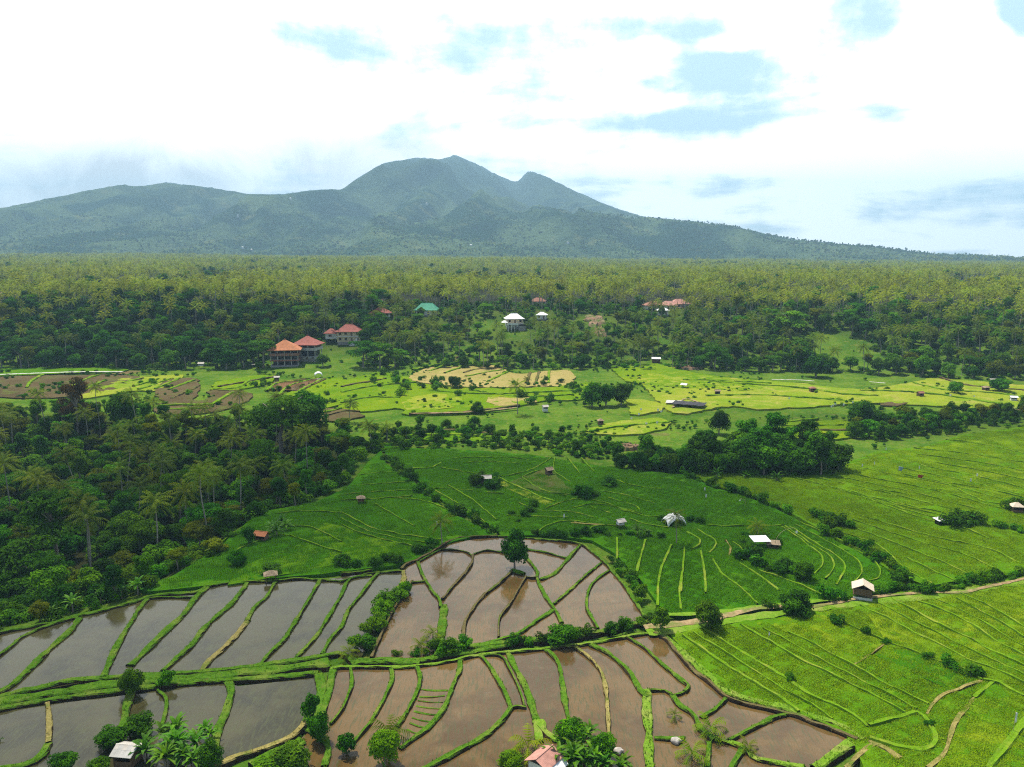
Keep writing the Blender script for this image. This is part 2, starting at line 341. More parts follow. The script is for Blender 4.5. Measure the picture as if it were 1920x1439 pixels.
# ------------------------------------------------------------------ object helpers
def link(name, me, mat=None, parent=None, loc=None):
    o = bpy.data.objects.new(name, me); COL.objects.link(o)
    for m in (mat if isinstance(mat, (list, tuple)) else [mat]):
        if m is not None and me is not None and len(me.materials) < 8: me.materials.append(m)
    if parent is not None: o.parent = parent
    if loc is not None: o.location = loc
    return o
def tag(o, label, cat, group=None):
    o['label'] = label; o['category'] = cat
    if group: o['group'] = group
    return o
def struct(o, kind='structure'): o['kind'] = kind; return o
def root(name, loc, rz=0.0, label='', cat='', group=None, s=1.0):
    o = bpy.data.objects.new(name, None); COL.objects.link(o); o.empty_display_size = 0.2
    o.location = loc; o.rotation_euler = (0, 0, rz); o.scale = (s,) * 3 if not isinstance(s, tuple) else s
    return tag(o, label, cat, group)
def fmesh(name, V, F, tint=None, smooth=False, matidx=None):
    """mesh from numpy vertices and an (n,3) or (n,4) face array"""
    V = np.asarray(V, np.float32); F = np.asarray(F, np.int32); me = bpy.data.meshes.new(name)
    n, k = F.shape
    me.vertices.add(len(V)); me.vertices.foreach_set('co', V.ravel())
    me.loops.add(n * k); me.loops.foreach_set('vertex_index', F.ravel())
    me.polygons.add(n); me.polygons.foreach_set('loop_start', np.arange(0, n * k, k, dtype=np.int32))
    try: me.polygons.foreach_set('loop_total', np.full(n, k, np.int32))
    except Exception: pass
    if matidx is not None: me.polygons.foreach_set('material_index', np.asarray(matidx, np.int32))
    me.polygons.foreach_set('use_smooth', np.full(n, smooth, bool))
    me.update(calc_edges=True); me.validate()
    if tint is not None:
        a = me.attributes.new('tint', 'FLOAT', 'POINT'); a.data.foreach_set('value', np.asarray(tint, np.float32))
    return me
class MB:
    def __init__(s): s.v = []; s.f = []
    def box(s, x0, x1, y0, y1, z0, z1):
        n = len(s.v); s.v += [(x0, y0, z0), (x1, y0, z0), (x1, y1, z0), (x0, y1, z0), (x0, y0, z1), (x1, y0, z1), (x1, y1, z1), (x0, y1, z1)]
        s.f += [tuple(n + i for i in q) for q in ((0, 3, 2, 1), (4, 5, 6, 7), (0, 1, 5, 4), (1, 2, 6, 5), (2, 3, 7, 6), (3, 0, 4, 7))]; return s
    def hip(s, x0, x1, y0, y1, z, h, ridge=0.0, t=0.18, sag=0.0):
        """hipped roof shell with thickness; ridge = ridge length along x"""
        cx, cy = (x0 + x1) / 2, (y0 + y1) / 2; n = len(s.v); K = 5
        ring = []
        for k in range(K):
            q = k / (K - 1); f = q; zz = z + h * (q ** (1 + sag))
            a0 = x0 + (cx - ridge / 2 - x0) * f; a1 = x1 + (cx + ridge / 2 - x1) * f; b0 = y0 + (cy - y0) * f; b1 = y1 + (cy - y1) * f
            s.v += [(a0, b0, zz), (a1, b0, zz), (a1, b1, zz), (a0, b1, zz)]
        for k in range(K - 1):
            for i in range(4):
                a = n + 4 * k + i; b = n + 4 * k + (i + 1) % 4; s.f.append((a, b, b + 4, a + 4))
        m = len(s.v); s.v += [(x0, y0, z - t), (x1, y0, z - t), (x1, y1, z - t), (x0, y1, z - t)]
        for i in range(4): s.f.append((m + i, m + (i + 1) % 4, n + (i + 1) % 4, n + i))
        s.f.append((m + 3, m + 2, m + 1, m)); return s
    def gable(s, x0, x1, y0, y1, z, h, t=0.1):
        """gabled roof, ridge along x, with slab thickness"""
        cy = (y0 + y1) / 2; n = len(s.v)
        for x in (x0, x1): s.v += [(x, y0, z), (x, cy, z + h), (x, y1, z), (x, y0, z - t), (x, cy, z + h - t), (x, y1, z - t)]
        a, b = n, n + 6
        s.f += [(a, b, b + 1, a + 1), (a + 1, b + 1, b + 2, a + 2), (a + 4, b + 4, b + 3, a + 3), (a + 5, b + 5, b + 4, a + 4),
                (a, a + 3, b + 3, b), (a + 2, b + 2, b + 5, a + 5), (a, a + 1, a + 4, a + 3), (a + 1, a + 2, a + 5, a + 4), (b, b + 3, b + 4, b + 1), (b + 1, b + 4, b + 5, b + 2)]; return s
    def lean(s, x0, x1, y0, y1, z0, z1, t=0.08):
        n = len(s.v); s.v += [(x0, y0, z0), (x1, y0, z0), (x1, y1, z1), (x0, y1, z1), (x0, y0, z0 - t), (x1, y0, z0 - t), (x1, y1, z1 - t), (x0, y1, z1 - t)]
        s.f += [tuple(n + i for i in q) for q in ((0, 1, 2, 3), (7, 6, 5, 4), (0, 4, 5, 1), (1, 5, 6, 2), (2, 6, 7, 3), (3, 7, 4, 0))]; return s
    def tube(s, pts, rads, k=7):
        n = len(s.v); pts = [Vector(p) for p in pts]
        for i, p in enumerate(pts):
            d = (pts[min(i + 1, len(pts) - 1)] - pts[max(i - 1, 0)]).normalized()
            a = d.orthogonal().normalized(); 
            if abs(d.z) > 0.3: a = Vector((1, 0, 0)); a = (a - d * a.dot(d)).normalized()
            b = d.cross(a)
            for j in range(k):
                an = 2 * math.pi * j / k; s.v.append(tuple(p + (a * math.cos(an) + b * math.sin(an)) * rads[i]))
        for i in range(len(pts) - 1):
            for j in range(k):
                a = n + i * k + j; b = n + i * k + (j + 1) % k; s.f.append((a, b, b + k, a + k))
        s.f.append(tuple(n + (len(pts) - 1) * k + j for j in range(k))); return s
    def mesh(s, name, smooth=False):
        me = bpy.data.meshes.new(name); me.from_pydata(s.v, [], s.f); me.update()
        if smooth: me.polygons.foreach_set('use_smooth', [True] * len(me.polygons))
        return me
    def build(s, name, mat, parent=None, smooth=False): return link(name, s.mesh(name, smooth), mat, parent)

# ------------------------------------------------------------------ clouds above us, outside the frame, whose shade lies on the fields
def cloud_mat():
    m = bpy.data.materials.new('cloud'); m.use_nodes = True; t = NT(m.node_tree); b = t.n['Principled BSDF']
    b.inputs['Base Color'].default_value = (0.9, 0.9, 0.9, 1); b.inputs['Roughness'].default_value = 1; b.inputs['Specular IOR Level'].default_value = 0
    a = t.node('ShaderNodeAttribute', attribute_name='dense'); tr = t.node('ShaderNodeBsdfTransparent'); mx = t.node('ShaderNodeMixShader')
    t.l.new(a.outputs['Fac'], mx.inputs[0]); t.l.new(tr.outputs[0], mx.inputs[1]); t.l.new(b.outputs[0], mx.inputs[2]); t.l.new(mx.outputs[0], t.n['Material Output'].inputs[0]); return m
CLM = cloud_mat()
def cloud(x, y, rx, ry, rot, dens, seed, zc=1330.0):
    cx = x + sd.x / sd.z * zc; cy = y + sd.y / sd.z * zc; n = 72; a = np.linspace(-1.25, 1.25, n); A, B = np.meshgrid(a, a)
    r = np.hypot(A, B) + (fbm(A * 1.6 + seed, B * 1.6, 4, seed) - 0.5) * 0.9; d = 1 - ss(0.66, 1.02, r); thick = np.sqrt(np.clip(1 - r / 1.05, 0, 1)) * 70 * (0.6 + 0.8 * fbm(A * 3 + seed, B * 3, 4, seed + 5))
    X = cx + (A * math.cos(rot) * rx - B * math.sin(rot) * ry); Y = cy + (A * math.sin(rot) * rx + B * math.cos(rot) * ry); V = []; D = []
    for sgn, k in ((1, 1.0), (-1, 0.22)): V.append(np.stack([X, Y, zc + sgn * thick * k + sgn * 0.5], -1).reshape(-1, 3)); D.append((d * dens).ravel())
    i = np.arange(n * n).reshape(n, n); F = np.stack([i[:-1, :-1], i[:-1, 1:], i[1:, 1:], i[1:, :-1]], -1).reshape(-1, 4); keep = (d.ravel()[F] > 0.003).any(1); F = F[keep]
    me = fmesh('cloud', np.concatenate(V), np.concatenate([F, F[:, ::-1] + n * n]), smooth=True); at_ = me.attributes.new('dense', 'FLOAT', 'POINT'); at_.data.foreach_set('value', np.concatenate(D).astype(np.float32))
    struct(link('cloud', me, CLM), 'stuff')
cloud(-30, 215, 130, 66, R(-8), 0.22, 3); cloud(-125, 180, 120, 110, R(20), 0.20, 11); cloud(-235, 515, 190, 85, R(4), 0.12, 23); cloud(150, 300, 90, 22, R(-6), 0.2, 31)

# ------------------------------------------------------------------ ground sheet, mountain, sea
FOREST_PX = []      # forest floor zones (pixels), filled below
def build_ground():
    xs = np.concatenate([-np.geomspace(460, 12000, 36)[::-1], np.arange(-450, 451, 5.0), np.geomspace(460, 12000, 36)])
    ys = np.concatenate([np.arange(-300, 60, 30.0), np.arange(60, 700, 4.0), np.geomspace(704, 12000, 60)])
    X, Y = np.meshgrid(xs, ys); Z = height(X.ravel(), Y.ravel()).reshape(X.shape) - 0.45
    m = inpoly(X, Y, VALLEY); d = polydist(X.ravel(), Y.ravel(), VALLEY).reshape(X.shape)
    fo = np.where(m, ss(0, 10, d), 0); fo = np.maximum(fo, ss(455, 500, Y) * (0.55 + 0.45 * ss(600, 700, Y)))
    # grassy clearings on the hillside
    for px, py, r in CLEAR:
        c = G(px, py); fo = fo * (1 - np.exp(-((X - c.x) ** 2 + (Y - c.y) ** 2) / (r * r)))
    nx = len(xs); ny = len(ys); i = np.arange(nx * ny).reshape(ny, nx)
    F = np.stack([i[:-1, :-1], i[:-1, 1:], i[1:, 1:], i[1:, :-1]], -1).reshape(-1, 4)
    me = fmesh('ground', np.stack([X, Y, Z], -1).reshape(-1, 3), F, smooth=True)
    a = me.attributes.new('forest', 'FLOAT', 'POINT'); a.data.foreach_set('value', fo.ravel().astype(np.float32))
    struct(link('ground', me, M['ground']))
CLEAR = [(895, 655, 16), (900, 610, 16), (960, 625, 12), (1120, 605, 14), (1560, 648, 32), (1605, 676, 24), (640, 690, 14), (1760, 690, 14), (1240, 640, 12)]
build_ground()
RIDGE = [(-500, 430), (-200, 415), (0, 393), (50, 383), (160, 360), (230, 347), (250, 353), (310, 343), (367, 350), (467, 366), (533, 366), (583, 358), (640, 357), (677, 332),
         (720, 307), (750, 302), (780, 297), (827, 300), (853, 292), (893, 308), (940, 332), (970, 340), (978, 336), (990, 321), (1020, 330), (1073, 357), (1140, 387), (1203, 407), (1280, 415),
         (1357, 423), (1407, 433), (1480, 450), (1580, 460), (1660, 467), (1747, 478), (1867, 483), (1920, 487), (2100, 489), (2500, 490)]
def build_mountain():
    YR = 8000.0
    rx = []; rz = []
    for px, py in RIDGE:
        u, dy, dz = ray(px, py); rx.append(u / dy * YR); rz.append(CAMZ + dz / dy * YR)
    xs = np.arange(-8200, 8201, 32.0); ys = np.concatenate([np.arange(2500, 8400, 42.0), np.arange(8400, 10500, 150.0)])
    X, Y = np.meshgrid(xs, ys)
    t = (Y - 2700) / (YR - 2700)
    # lines of descent fan out a little from the summit towards the plain
    Xr = X * (0.72 + 0.28 * np.clip(t, 0, 1)) + (fbm(X / 900, Y / 900, 3, 3) - 0.5) * 700 * np.clip(1 - t, 0, 1)
    H = np.interp(Xr, rx, rz)
    Hs = np.interp(X, rx, rz)
    k = ss(0.75, 0.97, t); H = H * (1 - k) + Hs * k
    ramp = np.clip(t, 0, 1) ** 1.45
    back = np.clip((Y - YR) / 2300, 0, 1)
    sp = 1 - np.abs(2 * fbm(Xr / 620, Y / 2600, 4, 21) - 1)          # ridges running down the slope
    sp2 = 1 - np.abs(2 * fbm(Xr / 260 + 9, Y / 1100, 3, 31) - 1)
    amp = np.clip(t, 0, 1) * np.clip(1 - t, 0, 1) * 4
    z0 = 18.0
    z = z0 + (H - z0) * ramp + amp * ((sp - 0.62) * 0.78 + (sp2 - 0.62) * 0.36) * (H * 0.55 + 60) + 0
    # shoulder spurs in front of the left ridge
    for (cx, cy, hx, hy, a) in ((-2400, 5200, 700, 900, 190), (-1250, 5600, 620, 1100, 130), (-3900, 5400, 900, 1000, 110), (300, 4300, 900, 800, 60), (2200, 4600, 1500, 700, 55), (1000, 6000, 600, 900, 40)):
        z += a * np.exp(-((X - cx) / hx) ** 2 - ((Y - cy) / hy) ** 2)
    # never above the skyline read from the photograph
    lim = CAMZ + (np.interp(X / Y * YR, rx, rz) - CAMZ) * Y / YR
    z = np.where(Y < YR, np.minimum(z, lim - 4 + 0 * z), z)
    z = z * (1 - back ** 1.2) - 40 * back
    z += (hsh(X / 7, Y / 7, 3) - 0.5) * 13 * np.clip(t * 4, 0.35, 1) + (fbm(X / 110, Y / 110, 2, 8) - 0.5) * 22 * np.clip(t * 3, 0.1, 1)
    nx = len(xs); ny = len(ys); i = np.arange(nx * ny).reshape(ny, nx)
    F = np.stack([i[:-1, :-1], i[:-1, 1:], i[1:, 1:], i[1:, :-1]], -1).reshape(-1, 4)
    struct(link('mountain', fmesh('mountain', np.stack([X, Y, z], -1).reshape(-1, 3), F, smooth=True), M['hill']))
    return (xs, ys, z)
MTN = build_mountain()
msea, ts, bs = new_mat('sea'); bs.inputs['Base Color'].default_value = (0.03, 0.09, 0.13, 1); bs.inputs['Roughness'].default_value = 0.25
struct(link('sea', fmesh('sea', [(-12200, 10600, -20), (12200, 10600, -20), (12200, 12200, -20), (-12200, 12200, -20)], [(0, 1, 2, 3)]), msea))

# ------------------------------------------------------------------ field sheets and bunds
def sheet(name, poly, z, mat, step=0.0, jit=0.0, skirt=0.0, kind='structure', rough=0.0):
    poly = [Vector(p) for p in poly]
    pts = []
    for a, b in zip(poly, poly[1:] + poly[:1]):            # resample the outline
        n = max(1, int((b - a).length / max(step, 2.0)))
        pts += [a.lerp(b, k / n) for k in range(n)]
    if rough:
        c0 = sum(pts, Vector((0, 0))) / len(pts); pts = [p + Vector((rng.normal(), rng.normal())) * rough for p in pts]
    nb = len(pts); inner = []
    if step:
        P2 = [(p.x, p.y) for p in pts]; x = np.array(P2)
        gx, gy = np.meshgrid(np.arange(x[:, 0].min(), x[:, 0].max(), step), np.arange(x[:, 1].min(), x[:, 1].max(), step))
        gx = gx.ravel() + rng.uniform(-.3, .3, gx.size) * step; gy = gy.ravel() + rng.uniform(-.3, .3, gy.size) * step
        k = inpoly(gx, gy, P2); gx, gy = gx[k], gy[k]
        k = polydist(gx, gy, P2) > step * 0.6
        inner = [Vector((a, b)) for a, b in zip(gx[k], gy[k])]
    vs, es, fs = delaunay_2d_cdt(pts + inner, [], [list(range(nb))], 1, 0.01)[:3]
    V = [(v.x, v.y, z + (rng.normal() * jit if jit else 0)) for v in vs]; F = [tuple(f) for f in fs]
    if skirt:
        n = len(V); V += [(p.x, p.y, z - skirt) for p in pts] + [(p.x, p.y, z) for p in pts]
        F += [(n + i, n + (i + 1) % nb, n + nb + (i + 1) % nb, n + nb + i) for i in range(nb)]
    me = bpy.data.meshes.new(name); me.from_pydata(V, [], F); me.update()
    return struct(link(name, me, mat), kind)

TUFTS = []          # (x, y, z, h, kind, lean) filled along the bunds, built as one grass object
def resample(pts, step):
    pts = [Vector(p) for p in pts]
    # Catmull-Rom through the traced points
    out = []
    for i in range(len(pts) - 1):
        p0 = pts[max(i - 1, 0)]; p1 = pts[i]; p2 = pts[i + 1]; p3 = pts[min(i + 2, len(pts) - 1)]
        n = max(1, int((p2 - p1).length / step))
        for k in range(n):
            t = k / n
            out.append(0.5 * ((2 * p1) + (p2 - p0) * t + (2 * p0 - 5 * p1 + 4 * p2 - p3) * t * t + (3 * p1 - p0 - 3 * p2 + p3) * t ** 3))
    out.append(pts[-1]); return out
def bund(pts, w, mat='bund_green', h=0.5, base=-0.45, dens=9.0, step=0.7, name='paddy_bund', tuft=None, th=1.0, lift=0.0):
    c = resample(pts, step); n = len(c); V = []; F = []
    s = rng.integers(0, 1000)
    arc = np.arange(n) * step
    wn = 0.55 + 0.85 * fbm(arc / 2.6, arc * 0 + s, 2, 1) ; hn = 0.75 + 0.5 * vnoise(arc / 1.7, arc * 0 + s, 2); off = (fbm(arc / 5, arc * 0 + s, 2, 3) - 0.5) * 0.35 * w
    prof = [(-0.60, base), (-0.52, h * 0.55), (-0.38, h * 0.98), (0, h * 0.92), (0.38, h * 0.98), (0.52, h * 0.55), (0.60, base)]
    for i, p in enumerate(c):
        d = (c[min(i + 1, n - 1)] - c[max(i - 1, 0)]).normalized(); nr = Vector((-d.y, d.x)); zg = h1(p.x, p.y) if mat != 'bund_x' else 0
        for a, z in prof:
            q = p + nr * (a * w * wn[i] + off[i] + rng.normal() * 0.03 * w)
            V.append((q.x, q.y, zg + lift + (z * hn[i] if z > 0 else z) + (rng.normal() * 0.035 if z > 0 else 0)))
        if i < n - 1:
            for k in range(6): F.append((i * 7 + k, i * 7 + k + 1, i * 7 + k + 8, i * 7 + k + 7))
        if dens:
            for _ in range(rng.poisson(dens * step * max(w, 0.6))):
                a = rng.uniform(-0.5, 0.5); q = p + nr * (a * w * wn[i] + off[i]) + d * rng.uniform(-.5, .5) * step
                TUFTS.append((q.x, q.y, zg + lift + h * 0.8 * hn[i] * (1 - 0.5 * abs(a)), rng.uniform(0.12, 0.34) * th, tuft or {'bund_tan': 1, 'bund_brown': 1 if rng.random() < .5 else 0}.get(mat, 0 if rng.random() > 0.08 else 1)))
    V = np.array(V); F = np.array(F)[:, ::-1]
    return struct(link(name, fmesh(name, V, F, smooth=False), M[mat]))
def bund_px(t, pts, w, mat='bund_green', **kw): return bund(W(t, pts), w, mat, **kw)

WL = 0.0
# flooded paddies: three groups of terraces
UL = P('L', [(-260, 800), (0, 690), (110, 665), (300, 630), (450, 590), (560, 565), (780, 505), (850, 478), (1100, 470), (1160, 425), (1390, 400), (1560, 395), (1800, 385)]) + \
     P('M', [(60, 360), (190, 345), (350, 335), (370, 380), (330, 470), (240, 600), (150, 760), (90, 850)]) + P('L', [(1920, 800), (1830, 805), (1490, 855), (1150, 900), (900, 915), (570, 940), (200, 1010), (0, 1045), (-260, 1090)])
UM = P('M', [(350, 320), (440, 275), (530, 225), (620, 175), (760, 155), (870, 148), (1000, 150), (1120, 160), (1330, 185), (1400, 225), (1475, 290), (1565, 390), (1645, 500), (1700, 590), (1600, 640),
             (1440, 670), (1320, 700), (1000, 720), (880, 740), (730, 785), (560, 830), (170, 835), (200, 720), (290, 560), (350, 440)])
LL = P('L', [(-300, 1190), (0, 1125), (300, 1080), (710, 1030), (1000, 990), (1290, 965), (1340, 980), (1790, 930), (1800, 1000), (1730, 1190), (1570, 1320), (1260, 1400), (1200, 1500), (-300, 1500)])
LM = P('M', [(-60, 890), (300, 880), (450, 870), (640, 840), (770, 810), (940, 790), (1300, 755), (1600, 705), (1720, 685), (1800, 700), (1920, 830)]) + \
     P('R', [(70, 905), (150, 960), (250, 1050), (330, 1085), (450, 1110), (580, 1140), (660, 1160), (780, 1210), (900, 1250), (970, 1290), (860, 1370), (770, 1437), (760, 1560)]) + P('M', [(-100, 1560), (-260, 1300), (-120, 1190)])
def pw(poly): return [flat(*p) for p in poly]
sheet('paddy_water', pw(UL), WL + 0.02, M['water_grey']); sheet('paddy_water', pw(UM), WL + 0.04, M['water_brown'])
sheet('paddy_water', pw(LL), WL - 0.02, M['water_grey']); sheet('paddy_water', pw(LM), WL, M['water_brown'])

BUNDS = [  # crop, points, width in crop px, material
 ('L', [(-120, 1095), (0, 1020), (60, 985), (150, 910), (240, 820), (330, 730), (400, 670), (445, 605)], 45, 0), ('L', [(575, 940), (610, 860), (650, 770), (700, 690), (750, 610), (800, 530), (830, 495)], 40, 0),
 ('L', [(730, 870), (820, 790), (900, 710), (980, 630), (1040, 570), (1090, 500), (1160, 430)], 45, 0), ('L', [(915, 905), (980, 840), (1060, 770), (1140, 670), (1220, 590), (1300, 520), (1350, 460), (1390, 400)], 40, 0),
 ('L', [(1140, 900), (1180, 840), (1260, 770), (1340, 690), (1390, 620)], 35, 1), ('L', [(1390, 620), (1430, 550), (1500, 480), (1550, 400)], 35, 0), ('L', [(1470, 860), (1530, 790), (1600, 720), (1650, 640), (1720, 530), (1770, 440), (1800, 390)], 28, 0),
 ('L', [(1655, 835), (1720, 770), (1790, 690), (1850, 590), (1920, 470), (1970, 385), (2090, 362)], 28, 0), ('L', [(1815, 805), (1850, 740), (1920, 650), (1960, 560), (2030, 470), (2090, 390), (2130, 345)], 28, 0),
 ('L', [(-60, 850), (0, 810), (70, 755), (140, 700), (290, 640), (440, 600)], 24, 0), ('L', [(830, 495), (950, 487), (1090, 490)], 20, 0),
 # outer edges of the upper left group
 ('L', [(-200, 740), (0, 690), (100, 665), (300, 628), (440, 588), (560, 565), (770, 508), (850, 480), (960, 465), (1100, 455), (1160, 428)], 34, 0),
 ('L', [(1160, 430), (1270, 408), (1390, 400), (1550, 395), (1680, 380), (1800, 388), (1920, 395)], 22, 0), ('M', [(0, 352), (90, 345), (170, 332)], 22, 0), ('M', [(0, 400), (60, 378), (180, 352), (350, 340)], 18, 0),
 # the big grassy bank between upper and lower left groups, two edges
 ('L', [(-200, 1110), (0, 1045), (200, 1000), (400, 955), (560, 940), (900, 920), (1150, 905), (1480, 868), (1660, 845), (1820, 815), (1920, 800), (2010, 850)], 46, 0),
 ('L', [(-250, 1170), (0, 1118), (150, 1085), (290, 1062), (700, 1010), (1000, 975), (1300, 950), (1500, 940), (1790, 915)], 46, 0),
 ('L', [(-200, 1142), (0, 1082), (290, 1028), (700, 968), (1000, 945), (1300, 915), (1600, 890), (1850, 850)], 95, 0),
 # lower left
 ('L', [(270, 1080), (276, 1200), (270, 1310)], 32, 1), ('L', [(270, 1310), (230, 1380), (150, 1425), (0, 1450), (-150, 1460)], 45, 0), ('L', [(740, 1010), (710, 1110), (690, 1200), (650, 1310)], 45, 0),
 ('L', [(890, 1010), (935, 1060), (930, 1130), (905, 1230)], 28, 2), ('L', [(1285, 960), (1300, 1030), (1270, 1130), (1220, 1250), (1190, 1437)], 50, 0),
 ('L', [(1795, 920), (1810, 1000), (1780, 1100), (1720, 1200)], 60, 0), ('L', [(1720, 1190), (1680, 1240), (1560, 1310), (1300, 1395), (1180, 1480)], 42, 1), ('L', [(1730, 1230), (1810, 1270), (1850, 1340), (1830, 1437)], 40, 0),
 ('L', [(1870, 900), (1850, 1000), (1830, 1080), (1800, 1200)], 40, 0), ('L', [(1700, 1290), (1600, 1340), (1420, 1437)], 70, 0), ('L', [(-200, 1330), (-60, 1300), (0, 1290)], 20, 0),
 # upper middle
 ('M', [(430, 290), (460, 370), (510, 450), (550, 500), (557, 545)], 24, 0), ('M', [(370, 410), (430, 402), (480, 398)], 15, 2), ('M', [(440, 285), (530, 233), (580, 218), (690, 228), (738, 257)], 14, 2),
 ('M', [(740, 250), (735, 290), (700, 345), (660, 390), (570, 500)], 22, 3), ('M', [(735, 247), (800, 226), (870, 228), (935, 240)], 14, 2), ('M', [(960, 340), (900, 400), (800, 480), (730, 570), (692, 650), (690, 780)], 24, 3),
 ('M', [(1040, 375), (1000, 440), (940, 540), (890, 610), (885, 715)], 18, 3), ('M', [(955, 335), (985, 342), (1025, 355)], 60, 0), ('M', [(1030, 372), (1070, 382), (1105, 378)], 14, 3), ('M', [(985, 220), (1015, 240), (1060, 285), (1100, 340), (1105, 390), (1150, 480), (1190, 540), (1240, 630)], 28, 0),
 ('M', [(1035, 215), (1130, 230), (1200, 248), (1275, 268)], 20, 2), ('M', [(1340, 195), (1270, 275), (1200, 350), (1120, 388)], 30, 0), ('M', [(1460, 292), (1380, 360), (1270, 460), (1195, 525)], 24, 0),
 ('M', [(1505, 335), (1430, 390), (1390, 450), (1380, 540), (1410, 600), (1445, 665)], 22, 0), ('M', [(1190, 560), (1100, 620), (1000, 690), (890, 725), (730, 770)], 28, 0),
 ('M', [(575, 530), (570, 640), (560, 740), (545, 820)], 58, 0), ('M', [(325, 430), (350, 400), (345, 340)], 40, 1),
 # outer rim of the upper middle group
 ('M', [(340, 330), (370, 300), (440, 270), (530, 222), (620, 168), (700, 150), (780, 150), (880, 142)], 26, 3), ('M', [(880, 142), (1000, 148), (1120, 160), (1330, 182), (1400, 222), (1475, 285), (1565, 385), (1645, 495), (1700, 590)], 26, 2),
 ('M', [(400, 395), (350, 470), (300, 545), (230, 690), (170, 830)], 22, 3), ('M', [(165, 840), (300, 835), (420, 840)], 30, 2),
 # bank between the middle groups
 ('M', [(60, 870), (180, 850), (400, 848), (560, 815), (740, 790), (880, 760), (1000, 735), (1150, 725), (1400, 690), (1560, 655), (1720, 625)], 60, 0),
 ('M', [(560, 780), (740, 765), (900, 745), (1150, 715), (1400, 670)], 50, 0), ('M', [(90, 840), (250, 850), (440, 860)], 50, 0),
 # lower middle
 ('M', [(-60, 900), (0, 882), (300, 882), (450, 870), (640, 842), (770, 812), (940, 795), (1300, 762), (1600, 712), (1730, 690)], 26, 4),
 ('M', [(50, 885), (60, 960), (40, 1040), (0, 1130), (-60, 1200)], 22, 0), ('M', [(280, 885), (285, 960), (230, 1080), (150, 1210), (70, 1300)], 25, 0), ('M', [(425, 880), (440, 960), (400, 1070), (340, 1180), (290, 1235)], 28, 0),
 ('M', [(665, 840), (665, 900), (620, 1000), (580, 1110), (500, 1210), (400, 1290), (330, 1340)], 30, 0), ('M', [(780, 810), (830, 870), (890, 970), (940, 1070), (950, 1110)], 28, 0),
 ('M', [(950, 1110), (900, 1180), (800, 1270), (650, 1360), (520, 1430), (420, 1480)], 35, 0), ('M', [(950, 1112), (990, 1103), (1040, 1108)], 20, 0), ('M', [(940, 800), (980, 880), (1030, 980), (1070, 1080), (1100, 1180)], 44, 0), ('M', [(1100, 1180), (1140, 1250), (1210, 1295)], 60, 4),
 ('M', [(1100, 1180), (1110, 1250), (1120, 1300)], 40, 4),
 ('M', [(800, 815), (860, 812), (910, 830), (950, 900), (1000, 1000), (1030, 1100)], 14, 2), ('M', [(1150, 780), (1210, 840), (1240, 940), (1260, 1070), (1285, 1200)], 32, 2), ('M', [(1310, 762), (1400, 830), (1470, 920), (1490, 1050), (1500, 1200), (1500, 1300)], 28, 1),
 ('M', [(1400, 755), (1480, 790), (1570, 860), (1640, 940), (1680, 1010), (1725, 1050)], 32, 0), ('M', [(1720, 1010), (1720, 1150), (1730, 1300), (1740, 1480)], 48, 5), ('M', [(1610, 715), (1700, 770), (1800, 860), (1920, 960), (1950, 990), (1930, 1020)], 26, 0),
 ('M', [(1740, 1012), (1820, 1012), (1870, 1040), (1930, 1022)], 24, 0), ('M', [(1865, 1035), (1900, 1090), (1980, 1150), (2020, 1230), (2100, 1290)], 38, 0), ('M', [(1760, 1280), (1840, 1285), (1930, 1285)], 25, 0),
 ('R', [(105, 1165), (180, 1120), (245, 1055)], 28, 0), ('R', [(262, 1295), (380, 1230), (500, 1170), (590, 1148)], 28, 0), ('R', [(180, 1290), (280, 1310), (340, 1340), (420, 1400), (560, 1425), (680, 1450)], 36, 5),
 ('R', [(975, 1285), (860, 1360), (740, 1450)], 55, 5), ('R', [(340, 1340), (300, 1400), (250, 1480)], 36, 0), ('R', [(150, 1300), (140, 1450)], 30, 0),
 ('R', [(-160, 690), (-100, 720), (0, 840), (60, 900), (140, 960), (245, 1050), (320, 1082), (440, 1108), (560, 1138), (650, 1160), (760, 1208), (880, 1250), (980, 1295)], 24, 3),
 ('R', [(-130, 680), (0, 800), (80, 870), (160, 935), (260, 1025), (400, 1075), (560, 1105), (700, 1150), (900, 1220), (1020, 1290)], 50, 5),
]
BM = {0: 'bund_green', 1: 'bund_tan', 2: 'bund_green', 3: 'bund_brown', 4: 'bund_field', 5: 'bund_field'}
for t, pts, w, k in BUNDS:
    wd = w / 30
    bund_px(t, pts, wd * 0.74, BM[k], h=0.42 if k != 3 else 0.55, dens={0: 8, 1: 6, 2: 5, 3: 2, 4: 4, 5: 9}[k], th={5: 1.3}.get(k, 1.0))

